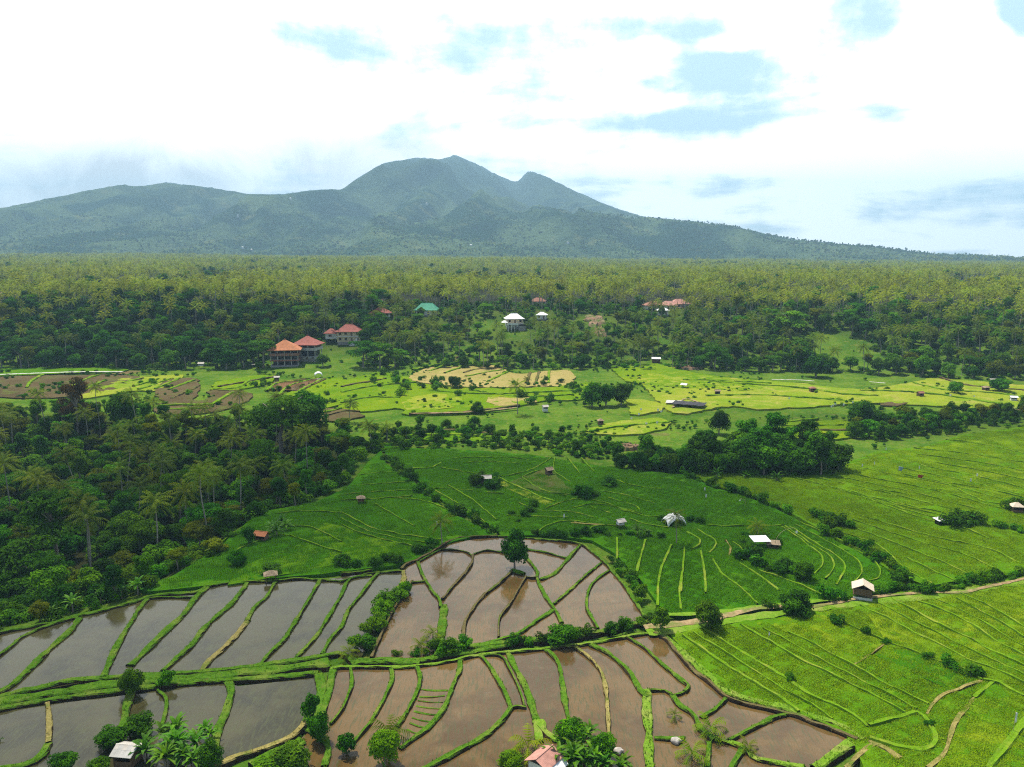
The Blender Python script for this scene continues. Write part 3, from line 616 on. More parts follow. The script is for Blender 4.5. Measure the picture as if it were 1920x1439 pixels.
# rice fields, each a raised crop sheet with its own outline
def fld(poly, mat, z=0.35, step=1.5, jit=0.07): return sheet('rice_field', pw(poly), z, M[mat], step, jit, 0.8)
F_A = [(262, 1108), (330, 1080), (420, 1022), (440, 1000), (490, 962), (590, 945), (650, 918), (690, 868), (715, 846)] + P('m', [(250, 935), (330, 985), (420, 1048), (480, 1108), (560, 1168), (650, 1228), (760, 1282), (870, 1335)]) + \
      [(890, 1008), (845, 1020), (812, 1033), (778, 1052), (745, 1062), (700, 1068), (600, 1080), (500, 1088), (420, 1097), (330, 1108), (280, 1112)]
F_B = P('m', [(240, 830), (420, 850), (600, 850), (1080, 885), (1400, 940), (1800, 985)]) + [(1290, 892)] + P('r', [(100, 1035), (200, 1078), (330, 1108), (450, 1158), (580, 1218)]) + [(1540, 1003), (1600, 1033), (1650, 1063), (1690, 1092), (1700, 1100), (1620, 1118), (1420, 1145), (1300, 1160), (1245, 1152), (1205, 1095), (1152, 1040), (1110, 1016), (1080, 1012), (1000, 1006), (942, 1008)] + \
      P('m', [(860, 1300), (760, 1245), (650, 1195), (560, 1135), (480, 1075), (420, 1015), (330, 955), (250, 890)])
F_C = [(1290, 885), (1420, 893), (1560, 893), (1590, 870), (1640, 850), (1740, 838), (1800, 818), (1920, 802), (2060, 790), (2060, 1062), (1920, 1078), (1820, 1090), (1740, 1102), (1690, 1085), (1645, 1058), (1540, 997), (1475, 960)] + P('r', [(450, 1145), (330, 1095), (200, 1065), (100, 1025)])
F_D = [(1250, 1186), (1330, 1176), (1420, 1165), (1500, 1152), (1600, 1132), (1700, 1112), (1800, 1098), (1920, 1085), (2080, 1060), (2080, 1330), (2080, 1500), (1640, 1500), (1600, 1396)] + P('R', [(880, 1240), (700, 1160), (560, 1112), (400, 1080), (260, 1035), (160, 945), (60, 860)])
fld(F_A, 'rice_deep', 0.33, 2.0); fld(F_B, 'rice_deep', 0.30, 2.0); fld(F_C, 'rice_mid', 0.36, 2.5); fld(F_D, 'rice_mid', 0.34, 1.4)
fld(P('m', [(0, 1290), (150, 1340), (300, 1380), (420, 1410), (280, 1450), (0, 1500), (-500, 1600), (-640, 1620), (-560, 1520), (-420, 1460), (-200, 1380), (-100, 1270)]), 'rice_mid', 0.37, 2.0)
# lighter and darker plots inside the big fields
fld(P('R', [(30, 690), (330, 650), (600, 600), (860, 580), (1000, 680), (1140, 740), (1060, 815), (950, 880), (700, 745), (480, 640)]), 'rice_lime', 0.365, 1.6)
fld(P('R', [(1000, 535), (1330, 505), (1560, 475), (1920, 380), (2100, 330), (2100, 1050), (1920, 985), (1690, 955), (1560, 890), (1280, 790), (1140, 740)]), 'rice_lime', 0.365, 1.6)
fld(P('R', [(1120, 760), (1280, 795), (1560, 895), (1670, 955), (1500, 1015), (1400, 970), (1200, 880), (1080, 820)]), 'rice_deep', 0.365, 1.6)
fld(P('R', [(1690, 965), (1920, 1055), (2100, 1130), (2100, 1600), (1390, 1500), (1470, 1370), (1540, 1190)]), 'rice_lime', 0.365, 1.6)
fld(P('r', [(820, 960), (1290, 850), (1500, 820), (1919, 760), (2100, 720), (2100, 1240), (1700, 1120), (1300, 1060), (1000, 1000)]), 'rice_lime', 0.385, 3)
fld(P('m', [(890, 1030), (1000, 1075), (1150, 1135), (1200, 1150), (1150, 1170), (1000, 1110), (880, 1050)]), 'rice_ripe', 0.40, 2)

# field lines: low grassy dividers between plots
LINES = [
 ('R', [(0, 710), (100, 780), (200, 850), (320, 920), (460, 1010), (590, 1090), (650, 1140)], 20), ('R', [(120, 670), (230, 740), (350, 810), (480, 890), (600, 960), (720, 1050), (840, 1100), (960, 1160), (1040, 1225)], 22),
 ('R', [(330, 650), (500, 750), (650, 840), (800, 910), (950, 990), (1080, 1050), (1200, 1120), (1250, 1150)], 14), ('R', [(590, 690), (700, 740), (830, 810), (960, 880), (1100, 960), (1240, 1030), (1380, 1095)], 12),
 ('R', [(830, 600), (1000, 680), (1140, 740), (1280, 790), (1400, 840), (1560, 890), (1680, 960)], 14), ('R', [(1000, 540), (1150, 610), (1300, 690), (1450, 760), (1600, 840), (1760, 900), (1920, 980)], 14), ('R', [(1180, 500), (1300, 570), (1450, 650), (1600, 720), (1750, 800), (1920, 880)], 16),
 ('R', [(1310, 510), (1450, 560), (1600, 630), (1750, 730), (1920, 820)], 14), ('R', [(1540, 500), (1650, 560), (1780, 630), (1920, 720)], 12), ('R', [(1560, 470), (1700, 530), (1920, 660)], 12),
 ('R', [(1050, 1222), (1180, 1180), (1310, 1140)], 30), ('R', [(1310, 1140), (1355, 1165), (1400, 1230), (1420, 1300), (1360, 1350), (1200, 1335), (1050, 1290)], 36), ('R', [(1720, 1460), (1800, 1350), (1900, 1220), (1980, 1130)], 40), ('R', [(1690, 960), (1780, 980), (1920, 1050)], 20), ('R', [(1640, 1060), (1700, 1010), (1750, 970)], 26),
 ('R', [(100, 230), (120, 340), (130, 470)], 18), ('R', [(10, 210), (0, 350), (-10, 460)], 14), ('R', [(170, 280), (230, 370), (330, 440), (420, 530)], 14), ('R', [(320, 300), (430, 370), (540, 450)], 18), ('R', [(430, 340), (600, 400), (700, 440), (790, 485)], 16),
 ('R', [(20, 120), (90, 160), (90, 200), (50, 220)], 18), ('R', [(80, 110), (180, 170), (180, 210), (150, 240)], 18), ('R', [(280, 180), (330, 220), (333, 290)], 10), ('R', [(550, 90), (640, 150), (720, 210), (780, 260), (785, 310), (740, 360)], 14), ('R', [(600, 90), (720, 170), (850, 250), (910, 310), (900, 360), (865, 420)], 16),
 ('R', [(660, 70), (800, 130), (950, 200), (1050, 260), (1105, 330), (1100, 380), (1050, 400)], 14), ('R', [(910, 80), (1100, 150), (1300, 230), (1500, 310), (1600, 360)], 12), ('R', [(900, 130), (1100, 200), (1250, 330), (1400, 415)], 12), ('R', [(1000, 30), (1300, 120), (1500, 170), (1700, 210), (1900, 300)], 10),
 ('R', [(1260, 270), (1400, 340), (1530, 400)], 12), ('R', [(140, 85), (300, 90), (560, 85)], 12), ('R', [(1580, 100), (1720, 160)], 10),
 ('M', [(1550, 160), (1552, 210), (1548, 280)], 18), ('M', [(1710, 170), (1680, 280), (1650, 400)], 26), ('M', [(1855, 200), (1800, 330), (1780, 430), (1780, 540)], 20), ('M', [(1920, 350), (1900, 450), (1910, 560)], 16),
 ('r', [(700, 1040), (900, 1080), (1100, 1130), (1300, 1180), (1450, 1210)], 12), ('r', [(830, 970), (1000, 1005), (1100, 1025), (1300, 1062), (1500, 1110), (1800, 1195)], 12), ('r', [(1340, 945), (1500, 980), (1700, 1020), (1919, 1075)], 12), ('r', [(1300, 850), (1600, 880), (1919, 930)], 10), ('r', [(1480, 800), (1700, 830), (1919, 880)], 10), ('r', [(1500, 1060), (1700, 1150), (1820, 1165)], 16),
 ('r', [(1120, 1085), (1280, 1112)], 12), ('r', [(600, 1010), (800, 1060), (1000, 1120), (1300, 1230), (1600, 1310)], 8), ('r', [(1250, 1000), (1400, 1030), (1700, 1080), (1919, 1130)], 8),
 ('m', [(0, 1210), (150, 1290), (300, 1330), (430, 1350), (560, 1370)], 14), ('m', [(0, 1280), (120, 1335), (300, 1380), (420, 1408)], 12), ('m', [(190, 1165), (300, 1230), (410, 1290)], 12), ('m', [(0, 1145), (200, 1135), (400, 1120)], 8), ('m', [(600, 1060), (750, 1150), (870, 1255)], 10),
 ('m', [(880, 1015), (1000, 1070), (1150, 1135), (1200, 1150)], 30), ('m', [(1010, 1010), (1100, 1070), (1200, 1105), (1300, 1110)], 12), ('m', [(1010, 1015), (1080, 985), (1140, 970)], 10), ('m', [(560, 960), (700, 985), (860, 1005), (960, 1000), (1090, 960), (1180, 905)], 10), ('m', [(380, 965), (500, 960), (560, 930)], 22),
 ('m', [(1270, 900), (1340, 990)], 8), ('m', [(1350, 905), (1420, 980)], 8), ('m', [(1200, 905), (1200, 980), (1290, 1040)], 8), ('m', [(1150, 1190), (1300, 1140), (1450, 1150), (1600, 1210)], 8), ('m', [(1500, 1130), (1640, 1170), (1680, 1200)], 8), ('m', [(1400, 1180), (1510, 1215)], 8), ('m', [(1100, 1340), (1150, 1290), (1280, 1260), (1480, 1285), (1560, 1290)], 10),
 ('m', [(1370, 1340), (1420, 1295), (1480, 1290)], 10), ('m', [(820, 1100), (910, 1110)], 10), ('m', [(1620, 1250), (1760, 1290), (1919, 1300)], 8), ('m', [(1530, 1180), (1700, 1230), (1830, 1240)], 8),
 ('l', [(1310, 1440), (1440, 1380), (1600, 1340), (1760, 1390), (1919, 1440)], 10), ('l', [(1600, 1290), (1760, 1300), (1919, 1380)], 8), ('l', [(1560, 1220), (1700, 1205), (1919, 1215)], 8), ('l', [(1110, 1440), (1250, 1375), (1300, 1330), (1360, 1300)], 12),
]
for t, pts, w in LINES:
    bund_px(t, pts, max(w / 30 * (0.85 if w < 25 else 0.7), 0.36), 'divider', h=0.66, base=-0.1, dens=6, step=1.0, name='field_divider', th=0.9)
for t, pts, w, z in [('R', [(1370, 1150), (1400, 1100), (1470, 1040), (1560, 1010), (1680, 960)], 20, 0), ('R', [(1380, 1460), (1470, 1370), (1500, 1290), (1540, 1190), (1590, 1120), (1640, 1060)], 20, 0), ('R', [(1050, 1300), (1150, 1350), (1220, 1400)], 26, 0), ('R', [(920, 1460), (1010, 1370), (1090, 1315)], 24, 0),
                     ('R', [(1050, 815), (1000, 850), (950, 880)], 10, 0), ('R', [(1130, 760), (1095, 790), (1060, 818)], 10, 0), ('R', [(240, 170), (268, 210), (260, 255)], 14, 0), ('M', [(1310, 70), (1400, 80), (1480, 85)], 22, 0), ('m', [(1290, 1270), (1400, 1280), (1480, 1285)], 16, 0)]:
    bund_px(t, pts, w / 30, 'bund_tan', h=0.55, base=-0.1, dens=3, step=1.0, name='field_divider')
def pathline(t, pts, w, lift=0.12, mat='soil_path', name='path'):
    c = resample(W(t, pts), 1.2); n = len(c); V = []; F = []
    for i, p in enumerate(c):
        d = (c[min(i + 1, n - 1)] - c[max(i - 1, 0)]).normalized(); nr = Vector((-d.y, d.x)); k = 0.7 + 0.6 * rng.random()
        for a in (-.5, 0, .5):
            q = p + nr * a * w * k; V.append((q.x, q.y, h1(q.x, q.y) + lift + (0.05 if a == 0 else 0) + rng.normal() * 0.015))
        if i < n - 1: F += [(i * 3, i * 3 + 1, i * 3 + 4, i * 3 + 3), (i * 3 + 1, i * 3 + 2, i * 3 + 5, i * 3 + 4)]
    return struct(link(name, fmesh(name, V, np.array(F)[:, ::-1]), M[mat]))
pathline('R', [(-220, 660), (0, 640), (110, 625), (230, 598), (420, 552), (560, 545)], 1.9, 0.5); pathline('R', [(690, 555), (880, 522), (1000, 500), (1350, 468), (1560, 468), (1700, 438), (1920, 388), (2100, 330)], 0.9, 0.55)
pathline('R', [(-100, 590), (0, 590), (150, 580), (260, 570), (440, 545), (900, 500)], 1.2, 0.5, 'bund_field', 'bank'); pathline('R', [(-200, 690), (0, 670), (240, 625), (560, 580), (900, 535), (1340, 490), (1920, 400)], 2.2, 0.42, 'bund_field', 'bank')
# middle terraces beyond the ravine
def tfl(t, pts, mat, z): c = [Vector(q) for q in W(t, pts)]; c = resample(c + [c[0]], 3.0)[:-1]; return sheet('rice_terrace', [tuple(q) for q in c], z * 0.6, M[mat], 3.0, 0.12, 0.9, rough=0.55)
tfl('m', [(380, 440), (480, 395), (620, 372), (780, 372), (900, 390), (1000, 425), (1270, 405), (1290, 485), (1000, 500), (700, 500), (420, 470)], 'stubble', 0.45)
tfl('m', [(0, 470), (200, 420), (380, 445), (420, 475), (700, 505), (1000, 505), (1300, 490), (1420, 470), (1380, 560), (1150, 575), (1000, 605), (740, 645), (380, 655), (330, 622), (0, 625)], 'rice_lime', 0.35)
tfl('m', [(820, 560), (1050, 555), (1070, 590), (860, 605)], 'stubble', 0.5); tfl('m', [(330, 560), (560, 540), (700, 580), (600, 620), (380, 630)], 'rice_ripe', 0.42)
tfl('r', [(-260, 440), (-100, 415), (150, 440), (500, 465), (700, 480), (1000, 512), (1300, 470), (1420, 448), (1700, 470), (1919, 490), (2200, 505), (2200, 660), (1919, 642), (1700, 625), (1400, 605), (1050, 592), (900, 600), (480, 625), (250, 610), (0, 650), (-120, 600)], 'rice_ripe', 0.38)
tfl('r', [(-400, 390), (-150, 370), (100, 425), (420, 470), (380, 520), (-50, 500), (-300, 470)], 'rice_lime', 0.44); tfl('r', [(1100, 590), (1250, 585), (1240, 605), (1120, 605)], 'plough', 0.46)
tfl('m', [(1350, 760), (1480, 710), (1650, 682), (1800, 678), (1850, 700), (1790, 742), (1600, 768)], 'rice_ripe', 0.4); tfl('m', [(1610, 568), (1780, 585), (1810, 630), (1630, 652)], 'rice_ripe', 0.4)
tfl('r', [(560, 700), (900, 690), (1000, 740), (900, 790), (600, 780)], 'rice_lime', 0.35); tfl('m', [(300, 745), (600, 735), (900, 770), (900, 800), (500, 800)], 'rice_mid', 0.3)
tfl('l', [(-300, 405), (0, 392), (650, 392), (680, 412), (300, 425), (-300, 450)], 'rice_mid', 0.3); tfl('l', [(-100, 440), (700, 432), (790, 470), (600, 520), (300, 560), (-100, 540)], 'plough', 0.25)
tfl('l', [(690, 450), (1000, 430), (1010, 452), (880, 520), (760, 520), (600, 545), (430, 560)], 'rice_ripe', 0.36); tfl('l', [(950, 455), (1110, 455), (1090, 570), (930, 580), (880, 520)], 'plough', 0.34); tfl('l', [(900, 590), (1190, 575), (1180, 640), (880, 645)], 'plough', 0.3)
tfl('l', [(1180, 520), (1330, 515), (1420, 560), (1180, 640)], 'plough', 0.3); tfl('l', [(1210, 470), (1500, 430), (1530, 470), (1330, 515), (1200, 515)], 'rice_lime', 0.36); tfl('l', [(1740, 630), (1919, 620), (2050, 660), (1919, 690), (1740, 680)], 'plough', 0.4)
tfl('l', [(1700, 470), (1919, 450), (2000, 560), (1700, 640), (1600, 570)], 'rice_lime', 0.33)
sheet('paddy_water', W('l', [(1500, 515), (1540, 475), (1700, 455), (1840, 455), (1690, 525)]), 0.5, M['water_brown'])
TB = [('m', [(490, 412), (600, 382), (680, 372)]), ('m', [(580, 422), (700, 387), (790, 378)]), ('m', [(690, 422), (760, 402), (900, 394)]), ('m', [(700, 442), (800, 422), (910, 404)]), ('m', [(820, 472), (880, 442), (950, 410)]), ('m', [(1040, 480), (1062, 420)]), ('m', [(1090, 482), (1112, 415)]), ('m', [(1165, 480), (1170, 412)]),
      ('m', [(400, 405), (480, 392), (620, 372)]), ('m', [(0, 530), (150, 500), (330, 480), (420, 475)]), ('m', [(0, 590), (150, 560), (330, 560)]), ('m', [(380, 655), (740, 640), (1000, 605)]), ('m', [(500, 520), (800, 540), (1100, 530), (1350, 520)]), ('m', [(750, 520), (1000, 555), (1300, 545)]), ('m', [(0, 500), (100, 480), (250, 455)]),
      ('l', [(150, 505), (180, 465), (240, 432)]), ('l', [(400, 500), (480, 458), (560, 432)]), ('l', [(440, 545), (520, 495), (600, 462)]), ('l', [(690, 478), (800, 450)]), ('l', [(750, 498), (890, 455)]), ('l', [(780, 515), (970, 452)]), ('l', [(870, 512), (1010, 452)]), ('l', [(950, 515), (1090, 462)]), ('l', [(970, 565), (1110, 500)]), ('l', [(900, 605), (1180, 600)]), ('l', [(900, 625), (1180, 622)]),
      ('l', [(1185, 605), (1310, 530)]), ('l', [(1200, 515), (1330, 505), (1410, 460)]), ('l', [(1230, 500), (1400, 470), (1560, 440)]), ('l', [(1500, 520), (1550, 485), (1620, 470), (1700, 465)]), ('l', [(1570, 545), (1620, 500), (1700, 472), (1800, 450)]), ('l', [(1650, 555), (1700, 515), (1810, 460)]), ('l', [(1750, 690), (1919, 640), (2020, 640)]), ('l', [(1750, 660), (1919, 622)]),
      ('r', [(0, 460), (300, 470), (500, 480)]), ('r', [(400, 485), (700, 510), (900, 540), (1100, 550)]), ('r', [(130, 550), (400, 545), (600, 555), (900, 575)]), ('r', [(1000, 520), (1300, 530), (1550, 560), (1800, 600)]), ('r', [(1300, 480), (1500, 520), (1700, 530), (1919, 560)]), ('r', [(1450, 450), (1600, 490), (1919, 520)]), ('r', [(560, 720), (900, 715)]), ('r', [(580, 745), (930, 745)]), ('r', [(560, 700), (760, 680)]),
      ('m', [(1380, 752), (1600, 720), (1840, 700)]), ('m', [(400, 760), (650, 745), (880, 775)]), ('m', [(350, 780), (600, 768), (900, 790)]), ('r', [(150, 470), (450, 490)]), ('r', [(700, 560), (1000, 590)])]
for t, pts in TB:
    bund_px(t, pts, 1.5, 'divider' if rng.random() < 0.75 else 'bund_brown', h=0.75, base=-0.2, dens=1.5, step=1.6, name='terrace_bund', th=1.4)
pathline('l', [(-200, 450), (0, 438), (200, 430), (450, 422), (690, 422)], 2.6, 1.0, 'concrete', 'canal_wall'); pathline('l', [(1300, 392), (1400, 388), (1480, 384)], 1.2, 1.4, 'concrete', 'canal_wall')
pathline('r', [(500, 466), (620, 466), (740, 474)], 1.2, 0.9, 'concrete', 'canal_wall'); pathline('r', [(1050, 478), (1140, 486)], 1.2, 0.9, 'concrete', 'canal_wall'); pathline('m', [(390, 655), (700, 648), (990, 622)], 1.5, 0.7, 'soil_path', 'path')
pathline('r', [(1820, 615), (1919, 640)], 3, 0.7); pathline('r', [(-60, 620), (20, 570), (130, 610)], 1, 0.6)

tfl('m', [(960, 1042), (1020, 1015), (1140, 972), (1200, 985), (1300, 1095), (1190, 1108), (1060, 1085)], 'rice_plot', 0.72)
def scar(px, py, rx, ry, n=26):
    """bare eroded earth draped on the slope"""
    c = G(px, py); pts = []
    V = [(c.x, c.y, h1(c.x, c.y) + 0.7)]; F = []; K = 7
    for i in range(n):
        a = 2 * math.pi * i / n; rr = 0.75 + 0.5 * rng.random()
        for k in range(1, K + 1):
            x = c.x + math.cos(a) * rx * rr * k / K; y = c.y + math.sin(a) * ry * rr * k / K; V.append((x, y, h1(x, y) + (0.7 + rng.normal() * .25 if k < K else -0.4)))
    for i in range(n):
        j = (i + 1) % n; F.append((0, 1 + i * K, 1 + j * K, 1 + j * K))
        for k in range(K - 1): F.append((1 + i * K + k, 1 + i * K + k + 1, 1 + j * K + k + 1, 1 + j * K + k))
    me = bpy.data.meshes.new('bare_earth'); me.from_pydata(V, [], [tuple(dict.fromkeys(f)) for f in F]); me.update()
    struct(link('bare_earth', me, M['bare_earth']))
scar(1116, 600, 7, 14); scar(1126, 622, 4, 9); scar(1262, 578, 11, 12); scar(1290, 690, 8, 6); scar(285, 1042, 6, 4); scar(1175, 840, 5, 3)

# one mass of grass tufts along every bund
def build_grass():
    T = np.array(TUFTS, float); n = len(T); B = 3
    P0 = np.repeat(T, B, 0); m = len(P0)
    ang = rng.uniform(0, 2 * np.pi, m); wd = rng.uniform(0.05, 0.13, m); lean = rng.uniform(0.1, 0.6, m) * P0[:, 3]; la = rng.uniform(0, 2 * np.pi, m)
    bx = P0[:, 0] + rng.normal(0, 0.07, m); by = P0[:, 1] + rng.normal(0, 0.07, m); bz = P0[:, 2] - 0.08; h = P0[:, 3] * rng.uniform(0.7, 1.3, m)
    V = np.empty((m, 3, 3)); V[:, 0] = np.stack([bx - np.cos(ang) * wd, by - np.sin(ang) * wd, bz], 1); V[:, 1] = np.stack([bx + np.cos(ang) * wd, by + np.sin(ang) * wd, bz], 1)
    V[:, 2] = np.stack([bx + np.cos(la) * lean, by + np.sin(la) * lean, bz + h], 1)
    me = fmesh('grass', V.reshape(-1, 3), np.arange(3 * m).reshape(-1, 3), np.repeat(rng.random(m), 3), matidx=P0[:, 4].astype(int))
    struct(link('grass', me, [M['grass_blade'], M['dry_blade'], M['reed_blade']]), 'stuff')

# seedbed strips in one paddy, and extra thin dividers between the traced ones
for a, b in [((440, 1042), (582, 1035)), ((432, 1062), (572, 1072)), ((420, 1092), (560, 1108)), ((408, 1122), (540, 1146)), ((398, 1158), (520, 1184)), ((385, 1190), (480, 1218)), ((370, 1225), (440, 1250)), ((450, 1000), (600, 1005))]:
    bund_px('M', [a, ((a[0] + b[0]) / 2, (a[1] + b[1]) / 2 + 5), b], 0.36, 'bund_green', h=0.07, base=-0.2, dens=2.5, step=0.8, name='seedbed', th=0.45)
def between(i, j, ts, w=0.34):
    (t, a, _), (t2, b, _) = LINES[i], LINES[j]; A = resample(W(t, a), 1.0); B = resample(W(t2, b), 1.0)
    for q in ts:
        pts = []
        for k in range(9):
            f = k / 8; p = A[int(f * (len(A) - 1))].lerp(B[int(f * (len(B) - 1))], q); pts.append(p)
        bund(pts, w, 'divider', h=0.62, base=-0.1, dens=2, step=1.0, name='field_divider', th=0.8)
ix = {tuple(l[1][0]): k for k, l in enumerate(LINES)}
between(ix[(700, 1040)], ix[(830, 970)], (0.33, 0.66)); between(ix[(830, 970)], ix[(1340, 945)], (0.35, 0.7)); between(ix[(1340, 945)], ix[(1300, 850)], (0.3, 0.65)); between(ix[(600, 1010)], ix[(700, 1040)], (0.4, 0.75)); between(ix[(910, 80)], ix[(1000, 30)], (0.5,))
between(ix[(0, 710)], ix[(120, 670)], (0.5,)); between(ix[(330, 650)], ix[(590, 690)], (0.5,)); between(ix[(1000, 540)], ix[(1180, 500)], (0.5,)); between(ix[(1310, 510)], ix[(1540, 500)], (0.5,)); between(ix[(550, 90)], ix[(600, 90)], (0.5,)); between(ix[(600, 90)], ix[(660, 70)], (0.5,)); between(ix[(1150, 1190)], ix[(1530, 1180)], (0.4,)); between(ix[(0, 1210)], ix[(0, 1280)], (0.5,))
for pts in ([(300, 1130), (480, 1150), (640, 1215)], [(430, 1090), (560, 1075), (740, 1090)], [(700, 930), (850, 925), (1000, 935)], [(620, 905), (900, 900), (1060, 915)], [(500, 1070), (700, 1190), (840, 1290)], [(1000, 1160), (1120, 1200), (1300, 1210), (1420, 1240)], [(930, 1230), (1100, 1235), (1280, 1240)], [(1240, 1120), (1400, 1090), (1580, 1110), (1760, 1160)], [(1500, 1010), (1640, 1060), (1800, 1080)], [(60, 1060), (220, 1050), (360, 1040)], [(20, 1110), (200, 1095), (420, 1085)], [(100, 1000), (220, 985), (320, 985)]):
    bund_px('m', pts, 0.36, 'divider', h=0.60, base=-0.1, dens=2, step=1.0, name='field_divider', th=0.8)

# standing rice: rows of plants over the nearer fields
def rice_blades(name, c1, c2):
    m, t, b = new_mat(name); a = t.node('ShaderNodeAttribute', attribute_name='tint'); p = objcoord(t)
    f = t.math('ADD', t.math('MULTIPLY', a.outputs['Fac'], 0.6), t.math('MULTIPLY', t.ramp(t.noise(p, 0.05, 5, 0.65, 0.6), 0.35, 0.65), 0.5))
    c = t.mix(f, c1, c2); t.l.new(c, b.inputs['Base Color']); b.inputs['Roughness'].default_value = 0.8; b.inputs['Specular IOR Level'].default_value = 0.03
    tr = t.node('ShaderNodeBsdfTranslucent'); t.l.new(c, tr.inputs[0]); mx = t.node('ShaderNodeMixShader'); mx.inputs[0].default_value = 0.3
    t.l.new(b.outputs[0], mx.inputs[1]); t.l.new(tr.outputs[0], mx.inputs[2]); t.l.new(mx.outputs[0], t.n['Material Output'].inputs[0]); return m
def rice_patch(mat, S=4.0):
    X, Y = np.meshgrid(np.arange(-S / 2, S / 2, 0.36), np.arange(-S / 2, S / 2, 0.20)); X = X.ravel() + rng.normal(0, .04, X.size); Y = Y.ravel() + rng.normal(0, .05, Y.size)
    K = 3; X = np.repeat(X, K); Y = np.repeat(Y, K); n = len(X); a = rng.uniform(0, 6.28, n); h = rng.uniform(0.08, 0.26, n); w = 0.075; l = rng.uniform(0.05, .32, n); q = rng.uniform(0, 6.28, n)
    V = np.empty((n, 3, 3)); z0 = np.full(n, -0.06); V[:, 0] = np.stack([X - np.cos(a) * w, Y - np.sin(a) * w, z0], 1); V[:, 1] = np.stack([X + np.cos(a) * w, Y + np.sin(a) * w, z0], 1); V[:, 2] = np.stack([X + np.cos(q) * l, Y + np.sin(q) * l, h], 1)
    me = fmesh('rice_patch', V.reshape(-1, 3), np.arange(3 * n).reshape(-1, 3), np.repeat(rng.random(n), 3)); me.materials.append(mat); return me
RICE = []
for poly, key, ang, c1, c2 in ((F_A, 'deep', 0.4, (0.056, 0.180, 0.002), (0.145, 0.350, 0.004)), (F_B, 'deep', 0.9, (0.056, 0.180, 0.002), (0.145, 0.350, 0.004)), (F_C, 'lime', 0.35, (0.150, 0.270, 0.002), (0.280, 0.410, 0.005)), (F_D, 'lime', 0.6, (0.125, 0.275, 0.002), (0.235, 0.390, 0.005))):
    wp = pw(poly); P2 = np.array(wp); gx, gy = np.meshgrid(np.arange(P2[:, 0].min(), P2[:, 0].max(), 3.5), np.arange(P2[:, 1].min(), P2[:, 1].max(), 3.5)); gx = gx.ravel() + rng.normal(0, .25, gx.size); gy = gy.ravel() + rng.normal(0, .25, gy.size)
    k = inpoly(gx, gy, wp) & (polydist(gx, gy, wp) > 1.6) & (np.abs(gx) < 0.75 * gy + 10); RICE.append((key, c1, c2, [(x, y, 0.38, 1.0, ang) for x, y in zip(gx[k], gy[k])]))

# ------------------------------------------------------------------ plants
def leaves(cen, nrm, size, aspect=0.62):
    """rhombic leaf clumps at centres with normals"""
    n = len(cen); nrm = nrm / (np.linalg.norm(nrm, axis=1, keepdims=True) + 1e-9)
    r = rng.normal(size=(n, 3)); a = np.cross(nrm, r); a /= np.linalg.norm(a, axis=1, keepdims=True) + 1e-9; b = np.cross(nrm, a)
    s = (size * rng.uniform(0.6, 1.35, n))[:, None]
    V = np.empty((n, 4, 3)); V[:, 0] = cen - a * s; V[:, 1] = cen - b * s * aspect + nrm * s * 0.12; V[:, 2] = cen + a * s - nrm * s * 0.25; V[:, 3] = cen + b * s * aspect + nrm * s * 0.12
    return V.reshape(-1, 3), np.arange(4 * n).reshape(-1, 4)
def crown(name, lobes, n, size, mat, up=0.35, inner=0.25):
    """lobes: (x, y, z, rx, rz); foliage on lumpy shells, thinner below"""
    L = np.array(lobes, float); wgt = L[:, 3] ** 2; idx = rng.choice(len(L), n, p=wgt / wgt.sum()); l = L[idx]
    d = rng.normal(size=(n, 3)); d[:, 2] = d[:, 2] + up; d /= np.linalg.norm(d, axis=1, keepdims=True)
    rr = np.where(rng.random(n) < inner, rng.uniform(0.35, 0.9, n), rng.uniform(0.86, 1.08, n))
    lump = 0.82 + 0.36 * vnoise(d[:, 0] * 2.3 + idx * 7.1, d[:, 1] * 2.3 + d[:, 2] * 2.1 + idx * 3.3, 4)
    c = l[:, :3] + d * np.stack([l[:, 3], l[:, 3], l[:, 4]], 1) * (rr * lump)[:, None]
    nr = d + rng.normal(size=(n, 3)) * 0.38 + np.array([0, 0, 0.45])
    V, F = leaves(c, nr, size); lt = rng.random(len(L)); t = np.clip(0.62 * lt[idx] + 0.38 * rng.random(n), 0, 1)
    me = fmesh(name, V, F, np.repeat(t, 4)); me.materials.append(mat); return me
def lobes_round(r, zc, rz, n, spread=0.62, flat=1.0):
    out = [(0, 0, zc, r * 0.62, rz * 0.7)]
    for i in range(n):
        a = 2.4 * i + rng.random(); q = spread * r * math.sqrt((i + 0.6) / n); z = zc + rz * rng.uniform(-0.45, 0.62) * flat * (1 - 0.4 * q / r)
        k = r * rng.uniform(0.30, 0.48); out.append((q * math.cos(a) * 1.15, q * math.sin(a) * 1.15, z, k, k * rng.uniform(0.65, 0.9)))
    return out
def lobes_tiers(r, z0, z1, n):
    out = []
    for i in range(n):
        f = rng.random(); a = 2.4 * i + rng.random(); q = r * (0.25 + 0.65 * rng.random()) * (1 - 0.35 * f); k = r * rng.uniform(0.26, 0.44)
        out.append((q * math.cos(a), q * math.sin(a), z0 + (z1 - z0) * f - 0.12 * q, k, k * rng.uniform(0.24, 0.40)))
    return out
